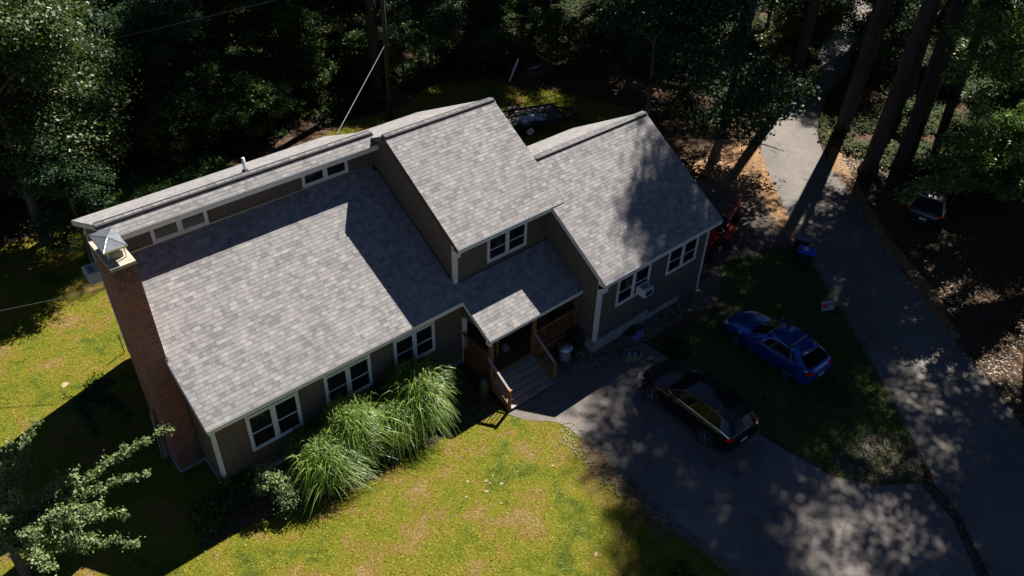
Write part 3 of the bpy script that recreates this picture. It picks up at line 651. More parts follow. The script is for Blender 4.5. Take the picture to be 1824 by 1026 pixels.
# stairs
NST = 5; run = .245; rise = DZ/(NST+1)
for k in range(NST):
    z = DZ-(k+1)*rise; y1 = -1.42-k*run; m = MB()
    m.box(9.66, 11.78, y1-run-.03, y1-run/2-.01, z-.035, z); m.box(9.66, 11.78, y1-run/2+.0, y1-.002, z-.035, z)
    if k == NST-1: m.v = [((x+(.12 if x > 11 else 0)), y, zz) for x, y, zz in m.v]
    m.build('stair_tread', 'tread', H, bevel=.006)
    m = MB(); m.box(9.68, 11.76, y1-run+.005, y1-run+.025, max(z-rise, .0), z-.036); m.build('stair_riser', 'cedar', H)
for x in (9.64, 11.80):
    m = MB()
    m.poly([(x-.02, -1.42, DZ-.02), (x-.02, -1.42, .3), (x-.02, -2.45, .0), (x-.02, -2.66, .0), (x-.02, -2.66, .14)]); m.poly([(x+.02, -1.42, DZ-.02), (x+.02, -2.66, .14), (x+.02, -2.66, .0), (x+.02, -2.45, .0), (x+.02, -1.42, .3)])
    m.poly([(x-.02, -1.42, DZ-.02), (x-.02, -2.66, .14), (x+.02, -2.66, .14), (x+.02, -1.42, DZ-.02)])
    m.build('stair_stringer', 'cedar', H)
for x in (9.60, 11.83):
    post(x, -2.60, 0, 1.02, .10, 'newel_post')
    m = MB(); m.bar((x, -1.38, 1.72), (x, -2.58, 1.02), .085, .035); RL = m.build('stair_rail', 'tread', H)
    m = MB(); m.bar((x, -1.40, 1.66), (x, -2.55, .97), .035, .06); m.bar((x, -1.40, .92), (x, -2.55, .24), .035, .06)
    for i in range(1, 9):
        t = i/9; y = -1.40-1.15*t; m.box(x-.011, x+.011, y-.011, y+.011, .92-.68*t+.02, 1.66-.69*t-.02)
    m.build('balusters', 'cedar', RL)
m = MB(); m.box(9.55, 9.66, -2.66, -2.34, 1.02, 1.055); m.build('rail_cap', 'cedar', H)
# wind chime tubes on the left post, small wall lamp
def air_con(loc, size, label, side=False):
    t = empty('window_air_conditioner', loc, 0, label, 'air conditioner')
    sx, sy, sz = size; m = MB(); m.box(-sx/2, sx/2, -sy, 0, 0, sz); m.build('housing', 'white', t, bevel=.012)
    g = MB()
    if side:
        g.box(-sx/2-.004, -sx/2-.001, -sy+.08, -.08, .06, sz-.06)
        for i in range(5): g.box(-.2+i*.09, -.15+i*.09, -sy+.1, -sy+.3, sz+.001, sz+.004)
        for i in range(6): g.box(-sx/2+.06, sx/2-.06, -sy-.004, -sy-.001, .06+i*.045, .08+i*.045)
    else:
        g.box(-sx/2+.05, sx/2-.05, -sy-.004, -sy-.001, .05, sz-.05)
        for i in range(4): g.box(-.16+i*.09, -.11+i*.09, -sy*.7, -sy*.25, sz+.001, sz+.004)
    g.build('grille', 'blackpl', t); return t
air_con((16.52, -2.40, 2.0), (.50, .46, .34), 'white air conditioner sticking out of the right wing window above the driveway')
a = air_con((.15, 8.1, 4.35), (.62, .50, .42), 'white air conditioner on the left gable wall behind the chimney', True); a.rotation_euler = (0, 0, R_(-90))

# ------------------------------------------------------------------ vehicles
def interp(tab, x):
    for (x0, v0), (x1, v1) in zip(tab, tab[1:]):
        if x <= x1:
            t = 0 if x1 == x0 else max(0, min(1, (x-x0)/(x1-x0))); return v0+(v1-v0)*t
    return tab[-1][1]
def car(name, label, cat, paint, loc, rz, L=4.5, W=1.8, H=1.46, hood=.92, suv=False, rear_first=False, tail='redlamp'):
    """front points to +y; origin on the ground under the middle"""
    t = empty(name, (loc[0], loc[1], 0.012), rz, label, cat)
    hl = L/2; hw = W/2
    top = [(-hl, .72 if not suv else .86), (-hl+.12, .95 if not suv else 1.05), (-hl+.25, hood+.10), (hl-1.35, hood+.03), (hl-.75, hood-.07), (hl-.25, hood-.2), (hl, .58)]      # belt / deck height along y
    wid = [(-hl, hw*.78), (-hl+.15, hw*.90), (-hl+.5, hw*.985), (0, hw), (hl-.9, hw*.985), (hl-.45, hw*.93), (hl-.15, hw*.80), (hl, hw*.60)]
    low = [(-hl, .38), (-hl+.3, .22), (hl-.3, .20), (hl, .32)]
    ys = sorted(set([round(-hl+i*L/44, 4) for i in range(45)]))
    wb = L*.58; fy = hl-.88; ry = fy-wb; wr = .335 if not suv else .37
    B = MB(); rings = []
    for y in ys:
        w_ = interp(wid, y); zt = interp(top, y); zl = interp(low, y); ring = []
        # wheel arch: lift the sill near the axles
        arch = 0
        for ay in (fy, ry):
            dd = abs(y-ay)
            if dd < wr+.06: arch = max(arch, math.sqrt((wr+.06)**2-dd*dd)+wr-.02)
        zb = max(zl, arch)
        zs = max(zb+.02, zl+(zt-zl)*.55)
        crown = .05 if y > hl-1.5 else .02
        half = [(w_*.86, zl if not arch else max(zl, .2)), (w_*.97, max(zb, zl+.06)), (w_, max(zs, zb+.05)), (w_*.985, max(zs+.05, zt-.13)), (w_*.93, zt-.03), (w_*.80, zt+.0), (w_*.45, zt+crown*.8), (0, zt+crown)]
        ring = [(x, y, z) for x, z in half]+[(-x, y, z) for x, z in half[-2::-1]]
        rings.append(ring)
    n = len(rings[0])
    for r1, r2 in zip(rings, rings[1:]):
        for j in range(n-1): B.poly([r1[j], r2[j], r2[j+1], r1[j+1]], [(0, 0)]*4)
    B.poly(rings[0], [(0, 0)]*n); B.poly(rings[-1][::-1], [(0, 0)]*n)
    # greenhouse
    if suv: gh = [(-hl+.10, -hl+.42), (hl-1.42, hl-2.10)]
    else: gh = [(-hl+.22, -hl+.78), (hl-1.28, hl-2.05)]
    (ra, rb), (fa, fb) = gh; rw = hw*.70; bw = hw*.90
    zr = H; zb_ = lambda y: interp(top, y)-.02
    def roofz(y): 
        s = (y-rb)/(fb-rb); return zr-.10*(2*s-.95)**2 if suv else zr-.12*(2*s-1.05)**2
    ny = 8; cols = []
    basey = [ra+(fa-ra)*i/ny for i in range(ny+1)]; topy = [rb+(fb-rb)*i/ny for i in range(ny+1)]
    base = [(bw*(.93 if i in (0, ny) else 1.0), basey[i], zb_(basey[i])) for i in range(ny+1)]
    topp = [(rw*(.90 if i in (0, ny) else 1.0), topy[i], roofz(topy[i])-.045) for i in range(ny+1)]
    for s in (1, -1):
        for i in range(ny):
            p = [(base[i][0]*s, *base[i][1:]), (base[i+1][0]*s, *base[i+1][1:]), (topp[i+1][0]*s, *topp[i+1][1:]), (topp[i][0]*s, *topp[i][1:])]
            B.poly(p if s > 0 else p[::-1], [(0, 0)]*4)
    xs = [-1, -.6, 0, .6, 1]
    for i in range(ny):
        for a, b in zip(xs, xs[1:]):
            f = lambda u, q: (q[0]*u, q[1], q[2]+.045*(1-u*u))
            B.poly([f(a, topp[i]), f(b, topp[i]), f(b, topp[i+1]), f(a, topp[i+1])], [(0, 0)]*4)
    for i, s in ((ny, 1), (0, -1)):
        for a, b in zip(xs, xs[1:]):
            bulge = .10 if s > 0 else .06
            f = lambda u: (base[i][0]*u, base[i][1]+s*bulge*(1-u*u), base[i][2]); g = lambda u: (topp[i][0]*u, topp[i][1]+s*.04*(1-u*u), topp[i][2]+.045*(1-u*u))
            p = [f(a), g(a), g(b), f(b)]; B.poly(p if s > 0 else p[::-1], [(0, 0)]*4)
    body = B.build('body', paint, t)
    import bmesh
    bm = bmesh.new(); bm.from_mesh(body.data); bmesh.ops.remove_doubles(bm, verts=bm.verts, dist=.004); bmesh.ops.recalc_face_normals(bm, faces=bm.faces); bm.to_mesh(body.data); bm.free()
    for p in body.data.polygons: p.use_smooth = True
    sm = body.modifiers.new('edge', 'EDGE_SPLIT'); sm.split_angle = R_(38)
    # glass, slightly proud of the shell
    def pane(nm, q, off, mat='carglass'):
        a, b, c = map(Vector, q[:3]); nn = (b-a).cross(c-a).normalized()
        if nn.z < 0: nn = -nn
        m = MB(); m.poly([tuple(Vector(p)+nn*off) for p in q]); o = m.build(nm, mat, t); return o
    def lerp3(a, b, u): return tuple(a[k]+(b[k]-a[k])*u for k in range(3))
    for i, s, nm in ((ny, 1, 'windscreen'), (0, -1, 'rear_window')):
        m = MB(); bulge = .10 if s > 0 else .06; us = [-.93, -.6, 0, .6, .93]
        for a, b in zip(us, us[1:]):
            f = lambda u: Vector((base[i][0]*u, base[i][1]+s*bulge*(1-u*u), base[i][2])); g = lambda u: Vector((topp[i][0]*u, topp[i][1]+s*.04*(1-u*u), topp[i][2]+.045*(1-u*u)))
            pr = []
            for u, lo in ((a, 1), (a, 0), (b, 0), (b, 1)):
                q = f(u).lerp(g(u), .06 if lo else .94); pr.append(tuple(q+Vector((0, s*.008, .010))))
            m.poly(pr if s > 0 else pr[::-1], [(0, 0)]*4)
        m.build(nm, 'carglass', t, smooth=True)
    for s in (1, -1):
        for (i0, i1) in (((1, 3), (3, 5), (5, 8)) if suv else ((1, 2), (2, 5), (5, 8))):
            u0 = i0+.08; u1 = min(i1-.08, 7.75)
            def at(row, u):
                j = min(int(u), ny-1); return lerp3(row[j], row[j+1], u-j)
            q = [lerp3(at(base, u0), at(topp, u0), .10), lerp3(at(base, u1), at(topp, u1), .10), lerp3(at(base, u1), at(topp, u1), .90), lerp3(at(base, u0), at(topp, u0), .90)]
            q = [(x*s+.012*s, y, z+.004) for x, y, z in q]; m = MB(); m.poly(q if s > 0 else q[::-1]); m.build('side_window', 'carglass', t)
        m = MB(); pts = [(base[k][0]*s+.010*s, base[k][1], base[k][2]+.012) for k in range(0, ny+1)]; m.tube(pts, .012, 5); m.build('window_trim', 'chrome' if suv else 'blackpl', t)
        m = MB(); m.obox((s*(hw+.10), fa-.42, hood+.10), (.10, 0, 0), (0, .05, 0), (0, 0, .065)); m.build('mirror', paint, t, bevel=.03)
        for ay in (fy, ry):
            m = MB(); x0 = s*(hw-.235); x1 = s*(hw-.015)
            c = (0, ay, wr)
            m.lathe([(wr*.62, x1-s*.015), (wr*.70, x1), (wr*.93, x1), (wr, x1-s*.03), (wr, x0+s*.03), (wr*.93, x0), (wr*.6, x0)], 28, c, 'x'); wl = m.build('wheel', 'rubber', t, smooth=True)
            m = MB(); m.lathe([(.0, x1-s*.035), (.055, x1-s*.03), (.06, x1-s*.05)], 16, c, 'x')
            m.lathe([(wr*.60, x1-s*.06), (wr*.66, x1-s*.008), (wr*.705, x1-s*.008)], 28, c, 'x')
            for k in range(5):
                a = k*2*math.pi/5+.3; m.bar((x1-s*.035, ay+math.cos(a)*.04, wr+math.sin(a)*.04), (x1-s*.022, ay+math.cos(a)*wr*.63, wr+math.sin(a)*wr*.63), .05, .02)
            m.build('rim', 'rim', wl)
            m = MB(); m.lathe([(wr*.62, x1-s*.09), (.02, x1-s*.09)], 20, c, 'x'); m.build('brake_disc', 'blackpl', wl)
        m = MB(); q = [(s*hw*.60, hl-.02, .60), (s*hw*.86, hl-.20, .62), (s*hw*.90, hl-.42, .73), (s*hw*.62, hl-.16, .70)]
        q = [tuple(Vector(p)+Vector((s*.02, .03, .015))) for p in q]; m.poly(q if s > 0 else q[::-1]); m.build('headlight', 'whitelamp', t)
        m = MB(); zz = .93 if suv else .86; m.obox((s*(hw*.80), -hl+.085, zz), (.13, s*.045, 0), (0, .06, 0), (0, 0, .055)); m.build('tail_light', tail, t, bevel=.015)
    m = MB(); m.box(-hw*.70, hw*.70, -hl-.02, -hl+.1, .36, .52); m.build('rear_bumper', 'blackpl', t, bevel=.03)
    m = MB(); m.box(-.17, .17, -hl-.028, -hl-.004 if False else -hl-.022, .56, .66); m.build('number_plate', 'plate', t)
    m = MB(); m.box(-hw*.55, hw*.55, hl-.06, hl+.01, .30, .48); m.build('grille', 'blackpl', t, bevel=.02)
    m = MB(); m.obox((0, rb-.06, roofz(rb)-.0), (rw*.82, 0, 0), (0, .13, -.03), (0, 0, .016)); m.build('spoiler', paint, t, bevel=.01)
    t['_rz'] = 0; del t['_rz']
    return t, dict(roofz=roofz, rw=rw, rb=rb, fb=fb)
bc_, q_ = car('hatchback_car', 'blue hatchback with two roof racks parked on the grass between the drives', 'car', 'blue', (19.66, -6.95), R_(-3), 4.22, 1.72, 1.42, .90)
for i, y in enumerate((-.95, .05)):
    m = MB(); zz = q_['roofz'](y)+.10; m.bar((-.66, y, zz), (.66, y, zz), .055, .03); rb_ = m.build('roof_bar', 'metal', bc_)
    m = MB()
    for s in (-1, 1): m.obox((s*.62, y, zz-.06), (.05, 0, 0), (0, .045, 0), (0, 0, .06))
    m.build('bar_foot', 'blackpl', rb_)
    m = MB(); m.obox((.52, y, zz+.05), (.13, 0, 0), (0, .07, 0), (0, 0, .045)); m.obox((.66, y+.02, zz+.12), (.05, 0, 0), (0, .09, 0), (0, 0, .035)); m.build('ski_clamp', 'blackpl', rb_, bevel=.015)
car('suv', 'black SUV parked on the asphalt driveway with tree reflections on its roof', 'car', 'black', (14.72, -6.95), R_(-3), 4.4, 1.80, 1.60, 1.02, True)
car('suv', 'dark SUV with a white number plate parked under the oak across the road', 'car', 'black', (35.1, -5.7), R_(-76), 4.5, 1.8, 1.68, 1.05, True)

# compact tractor with front loader hidden by the wing, backhoe behind
TX, TY = G(1293, 450); t = empty('tractor', (23.9, -.75, 0), R_(100), 'red compact tractor with roll bar and backhoe parked beyond the right wing', 'tractor')
def wheel_at(parent, x, y, r, w_, rimc='red', name='wheel'):
    m = MB(); m.lathe([(r*.55, x-w_*.3), (r*.6, x-w_/2), (r*.93, x-w_/2), (r, x-w_*.35), (r, x+w_*.35), (r*.93, x+w_/2), (r*.6, x+w_/2), (r*.55, x+w_*.3)], 24, (0, y, r), 'x')
    for k in range(18):
        a = k*2*math.pi/18
        for s in (-1, 1): m.obox((x+s*w_*.22, y+math.cos(a+s*.08)*r, r+math.sin(a+s*.08)*r), (w_*.22, 0, 0), (0, -math.sin(a)*.03, math.cos(a)*.03), (0, math.cos(a)*.02, math.sin(a)*.02))
    o = m.build(name, 'rubber', parent)
    m = MB(); m.lathe([(0, x+w_*.1), (r*.2, x+w_*.1), (r*.25, x-.0), (r*.5, x), (r*.58, x+w_*.3)], 20, (0, y, r), 'x'); m.lathe([(0, x-w_*.1), (r*.2, x-w_*.1), (r*.25, x), (r*.5, x), (r*.58, x-w_*.3)], 20, (0, y, r), 'x')
    m.build('rim', rimc, o); return o
# local axes: +y is the front of the tractor
for s in (-1, 1): wheel_at(t, s*.62, -.25, .50, .32); wheel_at(t, s*.55, 1.15, .32, .2)
m = MB(); m.box(-.24, .24, .35, 1.55, .62, 1.02); m.box(-.21, .21, 1.5, 1.6, .55, .98); m.build('hood', 'red', t, bevel=.06)
m = MB(); m.box(-.16, .16, -.6, 1.5, .35, .62); m.build('chassis', 'blackpl', t, bevel=.02)
for s in (-1, 1):
    m = MB(); m.obox((s*.62, -.22, 1.04), (.17, 0, 0), (0, .36, .03), (0, 0, .03)); m.obox((s*.62, .22, .92), (.17, 0, 0), (0, .10, -.10), (0, .02, .02)); m.build('fender', 'red', t, bevel=.015)
m = MB(); m.box(-.22, .22, -.45, -.05, .85, .97); m.obox((0, -.50, 1.15), (.22, 0, 0), (0, .05, 0), (0, -.05, .22)); m.build('seat', 'blackpl', t, bevel=.03)
m = MB(); m.tube([(0, .35, .95), (0, .18, 1.2)], .025, 6); m.lathe([(.16, 0), (.19, .015), (.16, .03)], 18, (0, .17, 1.2)); m.build('steering_wheel', 'blackpl', t)
m = MB(); m.tube([(-.56, -.62, .7), (-.58, -.68, 1.6), (-.48, -.70, 2.0), (-.3, -.70, 2.08), (.3, -.70, 2.08), (.48, -.70, 2.0), (.58, -.68, 1.6), (.56, -.62, .7)], .035, 8); m.build('roll_bar', 'blackpl', t, smooth=True)
for s in (-1, 1):
    m = MB(); m.bar((s*.38, .5, .95), (s*.38, 1.9, .9), .07, .11); m.bar((s*.38, 1.9, .9), (s*.38, 2.25, .35), .07, .10); m.bar((s*.38, .45, .55), (s*.38, .45, 1.1), .08, .08); m.build('loader_arm', 'red', t)
m = MB(); m.box(-.7, .7, 2.2, 2.24, .08, .6); m.box(-.7, .7, 2.2, 2.65, .06, .09); m.box(-.7, -.67, 2.2, 2.6, .08, .5); m.box(.67, .7, 2.2, 2.6, .08, .5); m.build('loader_bucket', 'red', t)
m = MB(); m.box(-.2, .2, -1.15, -.75, .3, .75); m.bar((-.55, -1.15, .3), (.55, -1.15, .3), .1, .1); m.build('backhoe_frame', 'red', t, bevel=.02)
m = MB(); m.bar((0, -1.1, .7), (.05, -2.1, 1.55), .11, .2); m.bar((.09, -1.15, .85), (.1, -1.9, 1.55), .05, .05); m.build('backhoe_boom', 'red', t, bevel=.015)
m = MB(); m.bar((.05, -2.15, 1.62), (.08, -2.35, .55), .09, .16); m.build('backhoe_dipper', 'red', t, bevel=.015)
m = MB(); m.poly([(-.12, -2.3, .6), (-.12, -2.0, .2), (-.12, -2.3, .12), (-.12, -2.5, .4)]); m.poly([(.22, -2.5, .4), (.22, -2.3, .12), (.22, -2.0, .2), (.22, -2.3, .6)]); m.poly([(-.12, -2.5, .4), (-.12, -2.3, .12), (.22, -2.3, .12), (.22, -2.5, .4)]); m.poly([(-.12, -2.3, .12), (-.12, -2.0, .2), (.22, -2.0, .2), (.22, -2.3, .12)]); m.build('backhoe_bucket', 'blackpl', t)
m = MB(); m.tube([(.15, -.95, .8), (.18, -.9, 1.15)], .012, 5); m.build('lever', 'blackpl', t)
m = MB(); m.obox((.79, -.52, 1.03), (.015, 0, 0), (0, .05, 0), (0, 0, .04)); m.build('lamp', 'yellow', t)

# flatbed trailer
t = empty('flatbed_trailer', (25.2, 13.55, 0), R_(-19), 'black flatbed utility trailer with white wheel parked on the back lawn', 'trailer')
m = MB()
for i in range(9): m.box(-1.75, 1.75, -.95+i*.212, -.95+i*.212+.205, .58, .61)
m.build('bed', 'trailerfloor', t)
m = MB(); m.box(-1.8, 1.8, -1.0, -.96, .45, .72); m.box(-1.8, 1.8, .96, 1.0, .45, .72); m.box(1.76, 1.80, -.96, .96, .45, .72); m.box(-1.8, -1.76, -.96, .96, .45, .60)
m.bar((1.8, -.9, .5), (3.1, -.02, .5), .08, .1); m.bar((1.8, .9, .5), (3.1, .02, .5), .08, .1); m.build('frame', 'blackpl', t)
m = MB(); m.tube([(2.8, .05, .0), (2.8, .05, .9)], .035, 8); m.bar((2.8, .05, .9), (2.95, .05, .9), .03); m.build('jack', 'metal', t)
for s in (-1, 1):
    wl = MB(); wl.lathe([(.2, s*1.06), (.30, s*1.06), (.33, s*1.09), (.33, s*1.21), (.30, s*1.24), (.2, s*1.24)], 24, (-.55, 0, .33), 'y'); wl = wl.build('wheel', 'rubber', t, smooth=True)
    m = MB(); m.lathe([(.05, s*1.25), (.08, s*1.225), (.13, s*1.245), (.2, s*1.235), (.215, s*1.25)], 20, (-.55, 0, .33), 'y'); m.build('rim', 'white', wl)
    m = MB(); m.box(-1.0, -.1, s*1.13-.13, s*1.13+.13, .70, .73); m.bar((-1.0, s*1.13, .715), (-1.2, s*1.13, .5), .26, .03); m.bar((-.1, s*1.13, .715), (.1, s*1.13, .5), .26, .03); m.build('mudguard', 'blackpl', t)
# crumpled things as displaced sheets
def crumple(name, mat, loc, sx, sy, h, seed, label, cat, rz=0, shape=None, n=30):
    rg = np.random.default_rng(seed); m = MB(); Z = {}
    ph = rg.uniform(0, 6.28, 12); fr = rg.uniform(2, 9, (12, 2))
    def z(u, v): return max(0, sum(math.sin(fr[i][0]*u*3+fr[i][1]*v*3+ph[i]) for i in range(12))/12+.35)*h*max(0, 1-(u*u+v*v)*.9)**.5+.012
    P = lambda i, j: ((i/n*2-1)*sx*(1+.12*math.sin(j*.9+seed)), (j/n*2-1)*sy*(1+.2*math.sin(i*.7+seed)), z(i/n*2-1, j/n*2-1))
    for i in range(n):
        for j in range(n):
            u, v = (i+.5)/n*2-1, (j+.5)/n*2-1; rr = u*u+v*v+.28*math.sin(math.atan2(v, u)*5+seed)+.1*math.sin(math.atan2(v, u)*11)
            if rr > .85: continue
            m.poly([P(i, j), P(i+1, j), P(i+1, j+1), P(i, j+1)])
    o = m.build(name, mat, None, smooth=True)
    o.location = loc; o.rotation_euler = (0, 0, rz); return tag(o, label, cat)
crumple('tarp', 'cloth', (24.9, 13.2, .615), .95, .45, .45, 3, 'crumpled pale blue tarp lying on the flatbed trailer', 'tarp', R_(-15))
X_, Y_ = G(1137, 599); crumple('cloth', 'purple', (X_, Y_, .03), .42, .2, .12, 5, 'purple cloth dropped beside the wing foundation', 'cloth', R_(15), n=22)
X_, Y_ = G(1122, 588); crumple('bag', 'blackpl', (X_, Y_, .02), .55, .30, .3, 8, 'flat black bag on the mulch under the air conditioner window', 'bag', R_(10), n=18)

# wheeled bins
def bin_(loc, rz, lid, label):
    t = empty('wheeled_bin', (loc[0], loc[1], 0.01), rz, label, 'bin', 'bins beside the road'); m = MB()
    b = [(-.22, -.26), (.22, -.26), (.22, .24), (-.22, .24)]; tp = [(-.29, -.36), (.29, -.36), (.29, .32), (-.29, .32)]
    for i in range(4): j = (i+1) % 4; m.poly([(*b[i], .06), (*b[j], .06), (*tp[j], 1.0), (*tp[i], 1.0)])
    m.poly([(x, y, .06) for x, y in b][::-1]); m.poly([(x, y, .995) for x, y in tp]); m.box(-.31, .31, -.38, .34, .96, 1.0); m.build('body', 'blackpl', t)
    m = MB(); c = [(-.31, -.40), (.31, -.40), (.31, .38), (-.31, .38)]; d = [(-.25, -.33), (.25, -.33), (.25, .3), (-.25, .3)]
    for i in range(4): j = (i+1) % 4; m.poly([(*c[i], 1.0), (*c[j], 1.0), (*c[j], 1.03), (*c[i], 1.03)]); m.poly([(*c[i], 1.03), (*c[j], 1.03), (*d[j], 1.085), (*d[i], 1.085)])
    m.poly([(*p, 1.085) for p in d]); LD = m.build('lid', lid, t)
    if lid == 'bluepl':
        m = MB(); m.box(-.14, .14, -.05, .12, 1.086, 1.09); m.build('sticker', 'plate', LD)
    m = MB(); m.tube([(-.22, .42, .98), (.22, .42, .98)], .02, 8); m.build('handle', 'blackpl', t)
    for s in (-1, 1):
        m = MB(); m.lathe([(0, s*.24), (.12, s*.24), (.13, s*.26), (.13, s*.29), (.0, s*.30)], 16, (0, .26, .13), 'x'); m.build('wheel', 'rubber', t)
bin_((26.35, -3.75), R_(20), 'greypl', 'black wheeled bin with a grey lid, behind the blue-lidded one')
bin_((25.55, -4.45), R_(24), 'bluepl', 'black wheeled bin with a bright blue lid at the road edge')
# round bin by the porch
t = empty('dustbin', (13.0, -1.95, .012), 0, 'round grey dustbin with a domed metal lid beside the porch stairs', 'bin')
m = MB(); m.lathe([(.0, .0), (.21, .0), (.235, .3), (.26, .66), (.275, .68), (.255, .69)], 24); m.build('body', 'grey', t, smooth=True)
m = MB(); m.lathe([(.30, .66), (.30, .70), (.24, .745), (.12, .78), (0, .79)], 24); m.bar((-.06, 0, .82), (.06, 0, .82), .03); m.build('lid', 'metal', t, smooth=True)
m = MB(); m.obox((13.75, -1.75, .40), (.22, .02, 0), (-.04, .26, .10), (0, -.05, .38)); tag(m.build('black_bag', 'blackpl', None, bevel=.08), 'stuffed black sack leaning on the foundation beside the dustbin', 'bag')
# tub with two jugs
X_, Y_ = G(1125, 640); t = empty('storage_tub', (X_, Y_, .014), R_(-35), 'beige open tub standing at the drive edge in front of the black SUV', 'tub'); m = MB()
b = [(-.27, -.17), (.27, -.17), (.27, .17), (-.27, .17)]; tp = [(-.33, -.22), (.33, -.22), (.33, .22), (-.33, .22)]
for i in range(4):
    j = (i+1) % 4; m.poly([(*b[i], 0), (*b[j], 0), (*tp[j], .34), (*tp[i], .34)]); m.poly([(*tp[j], .34), (*b[j], .02), (*b[i], .02), (*tp[i], .34)][::1])
m.poly([(*p, .02) for p in b]); m.build('body', 'ripped', t)
m = MB(); k = tp+[tp[0]]
for a_, b_ in zip(k, k[1:]): m.bar((*a_, .35), (*b_, .35), .035, .02)
m.build('rim', 'greypl', t)
for i, (dx, dy) in enumerate(((-.12, .0), (.13, .02))):
    a_ = math.radians(-35); m = MB(); m.lathe([(0, 0), (.11, 0), (.115, .04), (.115, .2), (.06, .27), (.035, .28), (.035, .32), (0, .32)], 18); o = m.build('water_jug', 'clearpl', None, smooth=True)
    o.location = (X_+dx*math.cos(a_)-dy*math.sin(a_), Y_+dx*math.sin(a_)+dy*math.cos(a_), .04); tag(o, ('round bluish jug in the beige tub, the one nearer the porch', 'round bluish jug in the beige tub, the one nearer the lawn')[i], 'jug')
# yard sign
X_, Y_ = G(1470, 556); t = empty('yard_sign', (X_, Y_, 0), R_(-28), 'small white and red yard sign tipped back on the grass by the road', 'sign')
m = MB(); m.obox((0, 0, .36), (.29, 0, 0), (0, .12, .16), (0, -.006, .006)); B_ = m.build('board', 'signboard', t)
m = MB(); m.obox((-.10, -.008, .365), (.13, 0, 0), (0, .055, .075), (0, -.002, .002)); m.build('red_patch', 'redlamp', B_)
m = MB(); 
for i in range(3): m.obox((.15, -.006+.035*(i-1), .362+.05*(i-1)), (.09, 0, 0), (0, .008, .011), (0, -.003, .003))
m.build('lettering', 'blackpl', B_)
m = MB()
for s in (-1, 1): m.tube([(s*.2, -.05, 0), (s*.2, .0, .36)], .006, 5)
m.build('stake', 'metal', t)

# porch things
m = MB(); m.box(10.95, 11.2, -.75, -.5, DZ, DZ+.17); o = m.build('delivery_box', 'plank', None); tag(o, 'small cardboard box lying on the porch deck', 'box')
m = MB(); m.box(11.02, 11.13, -.70, -.58, DZ+.171, DZ+.173); m.build('label_sheet', 'plate', o)
t = empty('flower_pot', (11.15, .25, DZ), 0, 'pale upright jar standing on the porch deck behind the small box', 'jar'); m = MB(); m.lathe([(0, 0), (.13, 0), (.17, .1), (.19, .3), (.15, .5), (.12, .55), (0, .55)], 20); m.build('jar_body', 'white', t, smooth=True)
m = MB(); m.lathe([(.13, .55), (.14, .58), (0, .60)], 20); m.build('jar_lid', 'greypl', t)
t = empty('charcoal_grill', (12.75, -.75, DZ), R_(20), 'black kettle grill on the porch behind the front railing', 'grill')
m = MB(); m.lathe([(.0, .5), (.2, .53), (.29, .65), (.30, .75)], 20); m.build('bowl', 'blackpl', t, smooth=True)
m = MB(); m.lathe([(.305, .75), (.27, .9), (.15, .98), (0, 1.0)], 20); m.bar((-.07, 0, 1.03), (.07, 0, 1.03), .025); m.build('lid', 'blackpl', t, smooth=True)
for a in (0.2, 2.3, 4.4): m = MB(); m.tube([(.1*math.cos(a), .1*math.sin(a), .55), (.3*math.cos(a), .3*math.sin(a), 0)], .014, 6); m.build('leg', 'metal', t)
def chair(x, y, rz, label):
    t = empty('porch_chair', (x, y, DZ), rz, label, 'chair'); m = MB(); m.box(-.25, .25, -.24, .24, .40, .44); m.build('seat', 'blackpl', t)
    m = MB(); m.obox((0, .27, .72), (.25, 0, 0), (0, .015, 0), (0, .06, .3)); m.build('backrest', 'blackpl', t)
    for sx in (-1, 1):
        for sy in (-1, 1): m = MB(); m.box(sx*.23-.015, sx*.23+.015, sy*.22-.015, sy*.22+.015, 0, .4); m.build('leg', 'blackpl', t)
        m = MB(); m.box(sx*.26-.025, sx*.26+.025, -.22, .26, .62, .65); m.build('armrest', 'blackpl', t)
chair(13.45, -.35, R_(200), 'black porch chair nearest the right wing wall'); chair(12.0, .7, R_(160), 'black porch chair against the back wall of the porch')
t = empty('wind_chime', (9.92, -1.50, 2.45), 0, 'brass wind chime hanging at the left porch post', 'wind chime')
m = MB(); m.lathe([(0, .0), (.06, 0), (.06, .02), (0, .02)], 12); m.build('disc', 'brass', t)
for i in range(5): a = i*1.257; m = MB(); m.tube([(.045*math.cos(a), .045*math.sin(a), 0), (.045*math.cos(a), .045*math.sin(a), -.5-.04*i)], .009, 6); m.build('tube', 'brass', t)
# covered bicycle-like dark heap by the stairs: a black umbrella stand shape in the photo
t = empty('covered_grill', (9.25, -1.55, .01), R_(10), 'tall narrow black cover over a stand left of the porch stairs', 'covered stand')
m = MB(); m.lathe([(.24, 0), (.22, .3), (.20, .7), (.17, 1.0), (.09, 1.12), (0, 1.15)], 14); o = m.build('cover', 'blackpl', t, smooth=True)
m = MB(); m.bar((-.25, -.1, .02), (-.95, -.35, .03), .03); m.bar((-.2, .1, .02), (-.8, .15, .03), .03); m.build('foot', 'blackpl', t)
# planks leaning at the chimney
for i, (px, x2) in enumerate(((281, -.62), (290, -.62))):
    X_, Y_ = G(290+i*6, 815); m = MB(); m.bar((X_, Y_, .02), (-.66, 3.1+i*.25, 2.3-.3*i), .14, .035); tag(m.build('lumber_board', 'plank', None), ('longer pale board leaning on the chimney', 'shorter pale board leaning on the chimney')[i], 'board')
